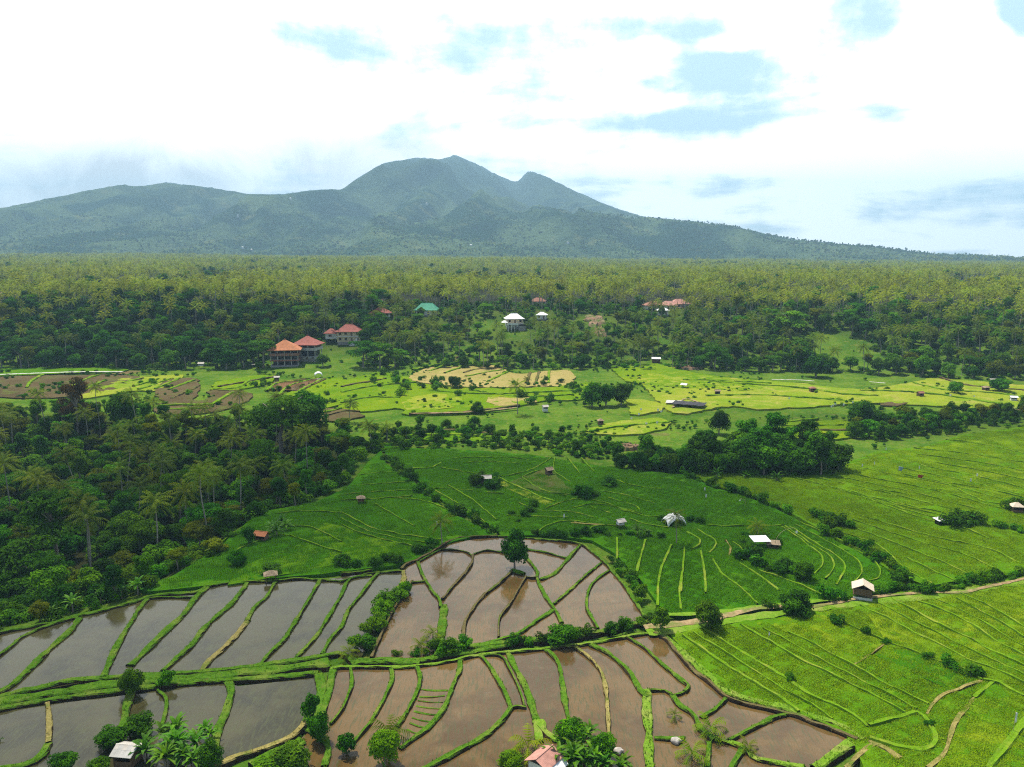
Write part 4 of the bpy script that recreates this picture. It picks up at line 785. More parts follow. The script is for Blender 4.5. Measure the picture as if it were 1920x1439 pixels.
def trunk(name, h, r, limbs, spread, mat, bend=0.3):
    b = MB(); pts = [(bend * math.sin(k * 1.7) * k / 4, bend * math.cos(k * 2.1) * k / 4, h * k / 4 - 0.5 * (k == 0)) for k in range(5)]
    b.tube(pts, [r * 1.35, r, r * 0.85, r * 0.7, r * 0.35])
    for i in range(limbs):
        a = 2.4 * i + 1; z = h * rng.uniform(0.5, 0.85); e = (spread * math.cos(a), spread * math.sin(a), z + spread * rng.uniform(0.4, 0.9))
        m = (e[0] * .45, e[1] * .45, z + (e[2] - z) * .6); b.tube([(0, 0, z - 0.3), m, e], [r * 0.5, r * 0.36, r * 0.12], 5)
    me = b.mesh(name, True); me.materials.append(mat); return me
PROTO = {}
def proto(kind, mat):
    key = (kind, mat)
    if key in PROTO: return PROTO[key]
    out = []
    for v in range(3):
        if kind == 'dome': c = crown('crown', lobes_round(4.6, 5.7, 4.7, 20 + v * 3), 4200, 0.37, M[mat]); t = trunk('trunk', 5.6, 0.32, 4, 2.2, M['bark'])
        elif kind == 'tall': c = crown('crown', lobes_round(3.9, 10.0, 5.6, 15 + v * 2, 0.62, 1.25), 3200, 0.36, M[mat], 0.3); t = trunk('trunk', 10, 0.36, 5, 2.0, M['bark'], 0.6)
        elif kind == 'tier': c = crown('crown', lobes_tiers(6.2, 7.0, 12.5, 20 + 3 * v), 3600, 0.34, M[mat], 0.5, 0.15); t = trunk('trunk', 11, 0.36, 7, 3.6, M['bark'], 0.7)
        elif kind == 'lean': c = crown('crown', lobes_round(2.5, 4.2, 3.4, 12 + v, 0.7), 1700, 0.29, M[mat]); t = trunk('trunk', 4.8, 0.16, 3, 1.2, M['bark'])
        out.append((c, t))
    PROTO[key] = out; return out
SHRUB = {}
def shrub_meshes(mat):
    if mat not in SHRUB:
        SHRUB[mat] = []
        for v in range(4):
            lb = [(rng.normal() * 0.5, rng.normal() * 0.5, 0.55 + rng.random() * 0.7, rng.uniform(0.45, 0.85), rng.uniform(0.4, 0.75)) for _ in range(6)]
            SHRUB[mat].append(crown('shrub', lb, 620, 0.16, M[mat], 0.4))
    return SHRUB[mat]

def frond(L, elev, droop, az, n=11, leaf=1.12, twist=0.0, sparse=1.0):
    """one coconut frond: arching rib with drooping leaflets as narrow triangles"""
    V = []; F = []; T = []
    p = np.array([0.0, 0, 0]); ds = L / n; e = elev
    ca, sa = math.cos(az), math.sin(az); side = np.array([-sa, ca, 0])
    prev = p.copy()
    for i in range(n + 1):
        t = i / n; e = elev - droop * t ** 1.35; d = np.array([ca * math.cos(e), sa * math.cos(e), math.sin(e)]); up = np.cross(d, side) * -1
        if up[2] < 0: up = -up
        w = leaf * (0.35 + 1.25 * t) * (1 - t ** 3) ** 0.7 if t > 0.12 else 0.12
        if t > 0.12:
            for sg in (-1, 1):
                tip = p + side * sg * w * 0.80 + d * w * 0.55 - np.array([0, 0, 1]) * w * (0.35 + 0.25 * rng.random())
                a = p - d * ds * 0.30; b = p + d * ds * 0.42; k = len(V); V += [a, b, tip]; F.append((k, k + 1, k + 2) if sg > 0 else (k + 1, k, k + 2)); T += [0.35 + 0.4 * t, 0.35 + 0.4 * t, 0.55 + 0.45 * t]
        k = len(V); q = p + d * ds; wr = 0.07 * (1 - t) + 0.02
        if i < n: V += [p - side * wr, p + side * wr, q]; F.append((k, k + 1, k + 2)); T += [0.9, 0.9, 0.9]
        p = p + d * ds
    return V, F, T
def palm_crown(name, nf, L, mat, n=11, dead=2, nuts=True):
    V = []; F = []; T = []
    for i in range(nf):
        f = i / nf; az = 2.39996 * i + rng.normal() * 0.15; el = R(78) - R(98) * f ** 0.9 + rng.normal() * 0.10; dr = R(48) + R(42) * rng.random() + R(22) * (1 - f)
        if i >= nf - dead: el = R(-40); dr = R(35)
        v, fc, t = frond(L * rng.uniform(0.82, 1.08), el, dr, az, n)
        k = len(V); V += v; F += [tuple(x + k for x in q) for q in fc]; off = rng.uniform(-0.30, 0.12); T += [min(1, max(0, x + off + (0.3 if i >= nf - dead else 0))) for x in t]
    me = fmesh(name, V, F, T); me.materials.append(mat); return me
def palm_trunk(name, h, r, bend, mat):
    b = MB(); pts = [(bend * (k / 6) ** 2, 0.3 * bend * math.sin(k), h * k / 6 - 0.5 * (k == 0)) for k in range(7)]
    b.tube(pts, [r * 1.5, r * 1.05, r, r * 0.95, r * 0.9, r * 0.85, r * 0.9], 7); me = b.mesh(name, True); me.materials.append(mat); return me, Vector(pts[-1])
PALMS = []
for h, bd, mt in ((10, 0.5, 'palm'), (13, 1.1, 'palm'), (16, 0.8, 'palm'), (18, 1.8, 'palm'), (14, 0.4, 'palm_far'), (17, 1.2, 'palm_far')):
    tm, top = palm_trunk('trunk', h, 0.17, bd, M['palm_bark']); PALMS.append((palm_crown('crown', 25 + int(rng.integers(5)), 4.9, M[mt]), tm, top, h))
YOUNG = palm_crown('crown', 13, 3.6, M['palm'], 10, 0)
def banana_mesh(name, nl=13, H=1.6, L=2.5):
    V = []; F = []; T = []
    for i in range(nl):
        az = 2.4 * i + rng.normal() * .2; el = R(82) - R(62) * i / nl; dr = R(60) + R(50) * rng.random(); ln = L * rng.uniform(0.75, 1.1); n = 6; p = np.array([0, 0, H * 0.95]); ca, sa = math.cos(az), math.sin(az); side = np.array([-sa, ca, 0]); k0 = len(V); tt = rng.random()
        for k in range(n + 1):
            t = k / n; e = el - dr * t ** 1.3; d = np.array([ca * math.cos(e), sa * math.cos(e), math.sin(e)]); w = 0.27 * math.sin(math.pi * min(0.98, 0.10 + 0.88 * t)) ** 0.6
            if t < 0.12: w = 0.06
            dn = np.array([0, 0, 1]) * w * 0.25
            V += [p - side * w + dn, p, p + side * w + dn]; T += [tt * .7 + .1, tt * .6 + .35, tt * .7 + .1]; p = p + d * ln / n
        for k in range(n): a = k0 + 3 * k; F += [(a, a + 1, a + 4, a + 3), (a + 1, a + 2, a + 5, a + 4)]
    me = fmesh(name, V, F, T); me.materials.append(M['banana']); return me
def stem_mesh(H=1.7):
    b = MB(); b.tube([(0, 0, -0.3), (0.03, 0, H * .5), (0, 0.02, H)], [0.16, 0.13, 0.09], 7); me = b.mesh('stem', True); me.materials.append(M['bark']); return me
BANANAS = [(banana_mesh('foliage'), stem_mesh()) for _ in range(4)]

def add_tree(kind, mat, x, y, s, label, group, sz=None, z=None, cat='tree', name='broadleaf_tree'):
    c, t = proto(kind, mat)[int(rng.integers(3))]
    r = root(name, (x, y, (h1(x, y) if z is None else z) - 0.4), rng.uniform(0, 6.28), label, cat, group, (s, s, sz or s * rng.uniform(0.9, 1.1)))
    link('trunk', t, None, r); link('crown', c, None, r); return r
def add_palm(x, y, H, label, group=None, k=None, lean=0.0, s=1.0):
    c, t, top, h = PALMS[int(rng.integers(4)) if k is None else k]
    f = H / h; r = root('coconut_palm', (x, y, h1(x, y) - 0.4), rng.uniform(0, 6.28), label, 'palm', group, s)
    a = link('trunk', t, None, r); a.scale = (1, 1, f / s); b = link('crown', c, None, r); b.location = (top.x, top.y, top.z * f / s); b.rotation_euler = (rng.normal() * .08 + lean, rng.normal() * .08, rng.uniform(0, 6.28)); return r
def add_shrub(x, y, s, label, group, mat='leaf_mid', z=None, sz=None):
    ms = shrub_meshes(mat); o = link('shrub', ms[int(rng.integers(4))]); o.location = (x, y, (h1(x, y) if z is None else z) - 0.15)
    o.rotation_euler = (0, 0, rng.uniform(0, 6.28)); o.scale = (s, s, sz or s * rng.uniform(0.85, 1.25)); return tag(o, label, 'shrub', group)
def add_banana(x, y, s, label, group):
    f, st = BANANAS[int(rng.integers(4))]; r = root('banana_plant', (x, y, h1(x, y) - 0.2), rng.uniform(0, 6.28), label, 'banana plant', group, s); link('stem', st, None, r); link('foliage', f, None, r); return r
def at(px, py): p = G(px, py); return p.x, p.y
def hpx(px, py, dpx):
    """metres for a height of dpx photo pixels at the ground point of this pixel"""
    p = G(px, py); return dpx * math.hypot(p.y, CAMZ - p.z) / FPX

# single trees that the photograph shows by themselves: base pixel, height px, width px, kind, leaf, label
SOLO = [
 (965, 1066, 74, 56, 'dome', 'leaf_dark', 'lone dense dark tree on the bund between flooded paddies, its reflection below'),
 (1328, 1182, 66, 56, 'dome', 'leaf_mid', 'bushy mid green tree on the earth path left of the tan roofed hut'),
 (1491, 1150, 52, 66, 'dome', 'leaf_dark', 'broad dark bushy tree beside the earth path, nearest the tan roofed hut'),
 (1506, 1090, 46, 40, 'dome', 'leaf_dark', 'dark round tree standing in the hedge above the earth path'),
 (1052, 1207, 44, 58, 'dome', 'leaf_dark', 'wide low dark bushy tree on the bank between brown paddies'),
 (845, 1226, 42, 34, 'lean', 'leaf_mid', 'small round tree on the bank, the left and bigger of a pair'),
 (871, 1218, 38, 28, 'lean', 'leaf_mid', 'small round tree on the bank, the right and smaller of a pair'),
 (1146, 1190, 32, 26, 'lean', 'leaf_dark', 'small dark tree at the right end of the middle bank, left of a twin'),
 (1167, 1186, 34, 20, 'lean', 'leaf_dark', 'slim dark tree at the right end of the middle bank, right of a twin'),
 (1238, 1186, 60, 34, 'lean', 'leaf_mid', 'tall narrow shrubby tree where the bank meets the earth path'),
 (247, 1302, 58, 46, 'dome', 'leaf_mid', 'leafy tree on the grassy bank between the left paddies'),
 (312, 1288, 40, 28, 'lean', 'leaf_mid', 'small tree on the grassy bank between the left paddies'),
 (583, 1356, 70, 30, 'lean', 'leaf_mid', 'tall narrow leafy tree at the corner of the big brown paddy'),
 (598, 1392, 70, 40, 'dome', 'leaf_mid', 'bushy tree in front of the corner of the big brown paddy'),
 (722, 1438, 84, 60, 'dome', 'leaf_light', 'bright green bushy tree among the brown paddies near the bottom edge'),
 (650, 1414, 50, 34, 'lean', 'leaf_dark', 'dark small tree beside the lower brown paddies'),
 (1068, 1404, 66, 58, 'dome', 'leaf_mid', 'round leafy tree behind the pink roofed hut'),
 (1132, 1424, 60, 44, 'dome', 'leaf_mid', 'round leafy tree right of the bananas by the pink roofed hut'),
 (958, 1436, 36, 50, 'dome', 'leaf_light', 'low bright bush tree left of the pink roofed hut'),
 (210, 1400, 46, 56, 'dome', 'leaf_dark', 'dark leafy tree behind the left side of the tin roofed hut'),
 (262, 1376, 42, 56, 'dome', 'leaf_dark', 'dark leafy tree behind the ridge of the tin roofed hut'),
 (118, 1450, 46, 50, 'dome', 'leaf_mid', 'leafy tree at the bottom edge, left of the tin roofed hut'),
 (186, 1455, 44, 40, 'dome', 'leaf_mid', 'leafy tree at the bottom edge, touching the tin roofed hut'),
 (395, 1440, 60, 50, 'dome', 'leaf_dark', 'dark tree right of the banana clump by the tin roofed hut'),
 (545, 1440, 52, 70, 'dome', 'leaf_mid', 'spreading leafy tree at the bottom edge below the big brown paddy'),
 (505, 1455, 40, 60, 'dome', 'leaf_mid', 'low leafy tree at the bottom edge left of the spreading one'),
 (445, 1062, 40, 36, 'dome', 'leaf_dark', 'small round dark tree below the orange roofed shed'),
 (467, 1022, 46, 24, 'lean', 'leaf_dark', 'tall narrow dark tree left of the orange roofed shed'),
 (404, 1036, 36, 42, 'lean', 'leaf_olive', 'pale olive bush tree at the edge of the forest by the left rice field'),
 (508, 1076, 24, 40, 'lean', 'leaf_dark', 'small tree over the thatched shelter at the paddy edge'),
 (1095, 935, 34, 40, 'dome', 'leaf_dark', 'small round dark tree in the deep green field by the vegetable plot'),
 (1144, 912, 26, 32, 'lean', 'leaf_mid', 'small tree in the deep green field near the dark grove'),
 (893, 912, 30, 30, 'lean', 'leaf_dark', 'small dark tree left of the pale hut in the deep green field'),
 (925, 918, 26, 30, 'lean', 'leaf_dark', 'small dark tree right of the pale hut in the deep green field'),
 (1348, 812, 52, 40, 'dome', 'leaf_dark', 'compact dark tree standing before the dark grove'),
 (1613, 800, 60, 50, 'dome', 'leaf_dark', 'tall dark tree alone above the thicket on the right'),
 (1110, 762, 50, 44, 'dome', 'leaf_dark', 'dark tree at the left of the clump on the terraces'),
 (1136, 760, 48, 40, 'dome', 'leaf_mid', 'middle tree of the dark clump on the terraces'), (1165, 758, 46, 44, 'dome', 'leaf_dark', 'dark tree at the right of the clump on the terraces'),
 (895, 774, 24, 30, 'dome', 'leaf_dark', 'small round dark tree on the terrace beside the earth path'), (853, 728, 28, 28, 'dome', 'leaf_dark', 'dark round tree among shrubs on the yellow terraces'),
 (1500, 692, 60, 66, 'dome', 'leaf_dark', 'big dark tree at the foot of the grassy slope'), (1530, 706, 44, 50, 'dome', 'leaf_dark', 'lower dark tree at the foot of the grassy slope'),
 (1480, 640, 52, 66, 'tier', 'leaf_light', 'bright green spreading tree above the grassy slope'), (1450, 620, 40, 50, 'tier', 'leaf_light', 'bright green feathery tree higher on the slope'),
 (1790, 738, 28, 30, 'dome', 'leaf_mid', 'leafy tree beside the far right terrace huts'), (1874, 734, 30, 40, 'dome', 'leaf_mid', 'leafy tree at the far right terrace edge'),
 (148, 826, 108, 52, 'tier', 'leaf_rust', 'tall rusty brown leaved tree with pale trunk in the valley forest'),
 (228, 800, 78, 56, 'dome', 'leaf_dark', 'big very dark round tree at the back of the valley forest'),
 (530, 872, 128, 140, 'tier', 'leaf_light', 'very wide yellow green umbrella tree in the valley forest'), (578, 820, 100, 80, 'dome', 'leaf_mid', 'big green tree behind the umbrella tree in the valley forest'),
 (488, 945, 110, 100, 'tier', 'leaf_mid', 'feathery tree with a thin bare trunk at the valley edge'), (340, 1000, 110, 70, 'tier', 'leaf_mid', 'open crowned tree with white leaning trunk in the valley'),
 (110, 1080, 150, 130, 'tier', 'leaf_mid', 'broad feathery tree low in the valley forest on the left'), (40, 1120, 120, 110, 'dome', 'leaf_dark', 'dark broad tree at the left edge of the valley forest'),
]
TREES = []; USED = []
for bx, by, hp, wp, kind, mt, lab in SOLO:
    x, y = at(bx, by); Hm = hpx(bx, by, hp); Wm = hpx(bx, by, wp)
    nat = {'dome': (10.6, 10.6), 'tall': (15.8, 9.0), 'tier': (13.0, 13.0), 'lean': (7.8, 5.6)}[kind]
    add_tree(kind, mt, x, y, Wm / nat[1] * 1.06, lab, None, sz=Hm / nat[0] * 1.12, z=h1(x, y) - (0.13 * Hm if kind in ('dome', 'lean') and 'reflection' not in lab else 0)); USED.append((x, y, 0.35 * Wm))
# palms one can point at: base pixel, crown centre pixel
for bx, by, cy, s, lab in [
 (828, 1024, 975, 0.62, 'slender coconut palm at the paddy rim with its reflection in the water'), (1268, 1022, 965, 0.55, 'slender coconut palm in front of the white tarpaulin hut'), (1421, 1006, 988, 0.5, 'short palm behind the flat white roof in the rice field'),
 (28, 860, 775, 0.85, 'tall thin palm with drooping crown at the left edge of the valley'), (56, 945, 890, 1.0, 'coconut palm with wide open crown at the front left of the valley'), (8, 930, 868, 0.9, 'coconut palm cut by the left edge of the picture'),
 (188, 820, 722, 0.7, 'tall palm rising above the valley trees against the ploughed terraces'), (218, 870, 818, 0.9, 'coconut palm in the valley with yellow drooping fronds'), (255, 850, 795, 0.9, 'coconut palm in the middle of the valley, behind two others'), (261, 900, 850, 0.9, 'coconut palm in front of the valley pair of palms'),
 (330, 890, 830, 0.95, 'coconut palm with grey trunk in the dark centre of the valley'), (368, 870, 815, 0.9, 'coconut palm in the valley just left of the umbrella tree'), (360, 815, 768, 0.9, 'coconut palm at the back of the valley below the terraces'), (388, 812, 762, 0.7, 'smaller coconut palm at the back of the valley'), (408, 830, 780, 0.85, 'coconut palm beside the umbrella tree, tallest of three'),
 (290, 790, 752, 0.75, 'coconut palm on the upper edge of the valley'), (450, 770, 738, 0.8, 'palm with spread crown over the terraces behind the umbrella tree'), (587, 785, 762, 0.6, 'small palm at the edge of the brown terrace'), (655, 790, 755, 0.75, 'coconut palm right of the brown terrace'),
 (697, 840, 798, 0.7, 'coconut palm at the ravine edge, left of two'), (727, 830, 800, 0.65, 'coconut palm at the ravine edge, right of two'), (970, 775, 722, 0.85, 'bushy crowned palm on the yellow terraces'), (990, 720, 740, 0.5, 'low palm below the bushy crowned palm'),
 (392, 1000, 972, 0.9, 'low palm with drooping fronds at the valley floor near the rice field'), (25, 1065, 1035, 0.9, 'low pale fronded palm at the left edge above the paddies'),
 (760, 668, 625, 0.75, 'tall leaning palm in front of the dark trees below the green roof'), (840, 672, 632, 0.75, 'palm with bright crown below the green roof'), (995, 655, 605, 0.7, 'tall palm right of the white house'), (1053, 685, 640, 0.75, 'tall palm with pale trunk below the white house'), (1073, 690, 645, 0.75, 'leaning palm with pale trunk below the white house'), (1130, 600, 560, 0.7, 'palm standing over the bare earth scar')]:
    x, y = at(bx, by); add_palm(x, y, max(2.5, hpx(bx, by, by - cy)) , lab, None, None, 0.0, 1.0 * s / 0.85); USED.append((x, y, 1.5))
# low young palms: crown on a short stem
for bx, by, s, lab in [(812, 1200, 0.75, 'small palm beside the green strip between flooded paddies'), (990, 1415, 1.0, 'feathery palm left of the pink roofed hut'), (728, 1385, 0.95, 'yellow green palm behind the bright bushy tree'), (1332, 1378, 0.85, 'yellow green young palm on the bund junction'), (1297, 1425, 0.8, 'dark young palm near the bottom edge among bunds'), (790, 1222, 0.7, 'bright arching palm low on the bank beside the hedge'), (1402, 1408, 0.5, 'little dark palm on the bund corner of the last brown paddy'), (655, 1232, 0.6, 'dark low palm at the foot of the bright reed hedge'), (1265, 1348, 0.4, 'tuft of palm beside the boulder on the bund')]:
    x, y = at(bx, by); r = root('young_palm', (x, y, h1(x, y) + 0.2), rng.uniform(0, 6.28), lab, 'palm', None, s)
    o = link('crown', YOUNG, None, r); o.location = (0, 0, 0.9); link('trunk', BANANAS[0][1], None, r).scale = (1.1, 1.1, 0.5)
# banana clumps
for pts, lab, g, n in [([(290, 1400), (330, 1385), (370, 1400), (310, 1425), (350, 1430), (275, 1425), (390, 1380), (340, 1405), (300, 1445), (370, 1440)], 'banana plant with long arching leaves beside the tin roofed hut', 'bananas by the tin roofed hut', 2),
                       ([(1090, 1405), (1110, 1390), (1080, 1430), (1105, 1430), (1140, 1440), (1070, 1445), (1165, 1445), (1045, 1440), (1120, 1412), (1095, 1448)], 'yellow green banana plant right of the pink roofed hut', 'bananas by the pink roofed hut', 2),
                       ([(510, 1000), (525, 992), (538, 998), (520, 1008)], 'banana plant behind the orange roofed shed', 'bananas by the orange roofed shed', 1), ([(1192, 1005), (1203, 1008)], 'banana plant in the low hedge below the grey hut', 'bananas in the low hedge', 1),
                       ([(310, 1050), (325, 1040), (340, 1055), (205, 1125), (225, 1120), (250, 1110), (60, 1150), (90, 1160), (180, 1128), (285, 1078), (360, 1020), (375, 1008), (150, 1140), (30, 1165)], 'banana plant at the foot of the valley forest above the left paddies', 'bananas along the valley forest', 1),
                       ([(1350, 898), (1400, 900), (1450, 902), (1300, 890), (1500, 890), (1470, 896)], 'banana plant along the front foot of the dark grove', 'bananas before the grove', 1), ([(1660, 805), (1690, 808), (1720, 805), (1640, 812), (1755, 798), (1700, 795)], 'yellowish banana plant in the thicket on the right', 'bananas in the right thicket', 1),
                       ([(440, 690), (200, 682), (190, 684), (210, 680), (60, 680), (120, 682), (700, 690)], 'banana plant at the foot of the hillside forest', 'bananas below the hillside', 1)]:
    for px, py in pts:
        for _ in range(n):
            x, y = at(px, py); add_banana(x + rng.normal() * .7, y + rng.normal() * .7, rng.uniform(0.7, 1.1), lab, g)

# hedges: rows of separate shrubs
def hedge(t, pts, n, s, label, group, mat=('leaf_mid', 'leaf_dark'), jit=0.6):
    c = resample(W(t, pts), 0.5); n = max(4, round(n * 0.66)); s *= 1.12
    for k in range(n):
        p = c[min(len(c) - 1, int((k + rng.uniform(-.3, .3)) / n * len(c)) % len(c))]; q = s * rng.uniform(0.55, 1.25)
        add_shrub(p.x + rng.normal() * jit, p.y + rng.normal() * jit, q, label, group, mat[int(rng.integers(len(mat)))])
hedge('m', [(240, 905), (330, 975), (420, 1035), (480, 1095), (560, 1155), (650, 1215), (760, 1265), (850, 1312), (910, 1335)], 34, 1.15, 'dark shrub in the diagonal hedge running down to the lone tree', 'shrubs of the diagonal hedge')
hedge('r', [(0, 985), (100, 1035), (200, 1075), (330, 1105), (450, 1155), (590, 1215)], 26, 1.2, 'dark shrub in the hedge running right from the dark grove', 'shrubs of the grove hedge')
hedge('m', [(1110, 1335), (1250, 1345), (1450, 1335), (1600, 1345), (1820, 1352)], 26, 0.9, 'low dark shrub in the hedge above the narrow green strips', 'shrubs of the hedge above the strips', ('leaf_dark',))
hedge('M', [(1520, 290), (1560, 330), (1600, 370), (1660, 440), (1690, 510), (1720, 570)], 12, 1.0, 'shrub on the right rim of the flooded paddies', 'shrubs on the paddy rim')
hedge('R', [(780, 130), (850, 145), (930, 185), (1030, 235), (1100, 285), (1170, 325), (1250, 385)], 19, 1.1, 'shrub in the slanting hedge above the tan roofed hut', 'shrubs of the slanting hedge')
hedge('R', [(1080, 460), (1200, 455), (1300, 450), (1380, 470), (1500, 450), (1600, 420), (1750, 390), (1920, 355), (2000, 335)], 34, 0.95, 'shrub in the long hedge right of the tan roofed hut', 'shrubs of the long right hedge')
hedge('M', [(0, 312), (100, 308), (200, 298), (300, 284), (350, 272)], 14, 1.1, 'dark shrub at the upper rim of the left paddies', 'shrubs above the left paddies', ('leaf_dark',))
hedge('M', [(420, 240), (480, 212), (560, 180)], 9, 1.1, 'dark shrub on the rim under the reflected palm', 'shrubs under the rim palm', ('leaf_dark',))
hedge('M', [(310, 440), (250, 520), (200, 610), (150, 700), (90, 800)], 22, 1.25, 'bright yellow green reedy shrub in the slanting bank between the paddies', 'reedy shrubs between paddies', ('leaf_light',), 0.9)
hedge('M', [(560, 800), (640, 795), (480, 815), (420, 800), (350, 805), (590, 770)], 10, 0.9, 'bright shrub on the bank under the pair of small trees', 'bright shrubs on the bank', ('leaf_light', 'leaf_mid'))
hedge('M', [(980, 740), (1100, 720), (1180, 730), (1300, 715), (1400, 690)], 12, 0.85, 'low shrub on the bank around the wide dark bushy tree', 'shrubs on the middle bank')
hedge('M', [(1620, 650), (1680, 630), (1740, 600), (1640, 625)], 8, 0.9, 'bright shrub at the right end of the middle bank', 'shrubs at the bank end', ('leaf_light', 'leaf_mid'))
hedge('R', [(340, 275), (385, 262), (400, 300), (440, 310), (470, 325)], 9, 1.3, 'leafy shrub in the thicket below the flat white roof', 'shrubs below the flat white roof')
hedge('R', [(520, 340), (570, 320), (560, 350), (620, 360), (700, 380)], 8, 1.2, 'leafy shrub beside the dark round tree in the hedge', 'shrubs beside the round tree')
hedge('R', [(1480, 80), (1530, 70), (1580, 60), (1640, 55), (1560, 90), (1620, 80)], 16, 1.55, 'dense dark shrub in the oval clump beside the small white roof', 'shrubs of the oval clump', ('leaf_mid', 'leaf_dark'), 1.0)
hedge('R', [(760, 40), (800, 60), (850, 70), (890, 70), (830, 90), (780, 75)], 12, 1.35, 'shrub in the tangled clump in the middle of the right field', 'shrubs of the tangled clump', ('leaf_mid', 'leaf_dark'), 1.0)
hedge('R', [(1790, 95), (1850, 110), (1919, 130)], 7, 0.9, 'low shrub on the divider at the right edge', 'shrubs on the right divider')
hedge('r', [(1830, 1190), (1870, 1180), (1919, 1200), (1860, 1160)], 10, 1.6, 'dark shrub around the tan hut at the right edge', 'shrubs around the right edge hut')
hedge('R', [(340, 180), (370, 140), (500, 195), (560, 200), (360, 165)], 8, 0.8, 'low shrub around the flat white roof', 'shrubs around the flat white roof')
hedge('m', [(1800, 1255), (1860, 1270), (1919, 1262), (2030, 1262)], 9, 1.1, 'dark shrub around the white tarpaulin hut', 'shrubs around the tarpaulin hut')
hedge('m', [(730, 1010), (760, 1050), (800, 1075), (860, 1060), (880, 1040), (780, 1000)], 13, 1.15, 'dark shrub around the pale hut in the deep green field', 'shrubs around the pale hut', ('leaf_dark',), 0.9)
hedge('m', [(1310, 1110), (1380, 1120), (1430, 1110), (1360, 1125)], 8, 1.0, 'shrub under the small round dark tree', 'shrubs under the small round tree', ('leaf_dark',))
hedge('m', [(960, 1215), (1060, 1190), (1110, 1180), (980, 1260), (1040, 1245)], 9, 1.0, 'dark shrub low in the middle of the deep green field', 'shrubs in the deep green field', ('leaf_dark',))
for px, py, s in [(1777, 1252, 1.2), (1822, 1268, 1.0), (1830, 1270, 1.1), (1571, 1172, 1.2), (1624, 1192, 0.8), (1661, 1208, 0.7), (1735, 1237, 0.7), (1553, 1128, 1.6), (1585, 1128, 0.8), (1441, 1143, 1.0), (1484, 1280, 0.8), (1690, 1092, 1.9), (1823, 1087, 1.1), (1742, 1363, 0.6), (1592, 992, 1.5)]:
    x, y = at(px, py); add_shrub(x, y, s, 'small dark shrub alone in the rice field or on its dividers', 'single shrubs in the rice fields', 'leaf_dark')
def thicket(poly, n, s, label, group, mats, jit=1.0):
    xs = [p[0] for p in poly]; ys = [p[1] for p in poly]; k = 0
    while k < n:
        a, b = rng.uniform(min(xs), max(xs)), rng.uniform(min(ys), max(ys))
        if inpoly(np.array([a]), np.array([b]), poly)[0]:
            x, y = at(a, b); add_shrub(x, y, s * rng.uniform(0.6, 1.4), label, group, mats[int(rng.integers(len(mats)))]); k += 1
thicket(P('m', [(150, 430), (700, 430), (760, 560), (250, 560)]), 24, 1.6, 'leafy shrub among the yellow terraces of the middle distance', 'shrubs on the terraces', ('leaf_mid', 'leaf_dark', 'leaf_light'))
thicket(P('m', [(950, 450), (1400, 470), (1500, 560), (1000, 640)]), 16, 1.6, 'shrub on the terraces left of the dark tree clump', 'shrubs by the terrace clump', ('leaf_mid', 'leaf_dark'))

# ------------------------------------------------------------------ forests: nearest trees singly, the rest as masses
pend = []       # (distance, type, x, y, size, spec, label, group)
def clear_of(x, y, lst):
    for a, b, r in lst:
        if (x - a) ** 2 + (y - b) ** 2 < r * r: return False
    return True
def scatter(poly_w, spacing, tries, fn, keep=None):
    P2 = np.array(poly_w); x0, y0 = P2.min(0); x1, y1 = P2.max(0); grid = {}; got = 0
    X = rng.uniform(x0, x1, tries); Y = rng.uniform(y0, y1, tries); ok = inpoly(X, Y, poly_w)
    for x, y in zip(X[ok], Y[ok]):
        sp = spacing; c = (int(x // sp), int(y // sp))
        if any((x - a) ** 2 + (y - b) ** 2 < sp * sp for i in (-1, 0, 1) for j in (-1, 0, 1) for a, b in grid.get((c[0] + i, c[1] + j), ())): continue
        if keep is not None and not keep(x, y): continue
        grid.setdefault(c, []).append((x, y)); fn(x, y)
KEEPOUT = []      # (x, y, r) around buildings and clearings
HOUSES_PX = [(536, 684, 12), (577, 672, 11), (645, 652, 16), (800, 590, 9), (963, 622, 15), (1016, 600, 8), (715, 600, 10), (703, 575, 8), (12, 562, 10), (38, 562, 8), (1225, 580, 10), (1262, 580, 14), (1250, 590, 8), (377, 690, 8), (1230, 680, 10), (945, 602, 14), (1022, 582, 6)]
for px, py, r in HOUSES_PX:
    g = G(px, py); KEEPOUT.append((g.x, g.y, r))
    d = Vector((g.x, g.y)).normalized()
    if (px, py) in ((715, 600), (703, 575), (12, 562), (38, 562), (1225, 580), (800, 590)): continue
    KEEPOUT += [(g.x - d.x * 16, g.y - d.y * 16, r * 0.9)]          # open in front so the house is seen
    KEEPOUT += [(g.x - d.x * 30, g.y - d.y * 30, r * 0.7)]
for px, py, r in CLEAR: g = G(px, py); KEEPOUT.append((g.x, g.y, r * 0.75))
g_ = G(1118, 600); KEEPOUT.append((g_.x, g_.y, 16)); g_ = G(1124, 626); KEEPOUT.append((g_.x, g_.y, 9))
def zone_x(px): return 'left' if px < 720 else ('centre' if px < 1270 else 'right')
def pick(opts): return opts[int(rng.integers(len(opts)))]
NAMES = {'leaf_dark': 'dark green', 'leaf_mid': 'mid green', 'leaf_olive': 'olive', 'leaf_light': 'bright green', 'leaf_rust': 'rusty'}
SHAPE = {'dome': 'dense rounded', 'tall': 'tall', 'tier': 'feathery', 'lean': 'small'}
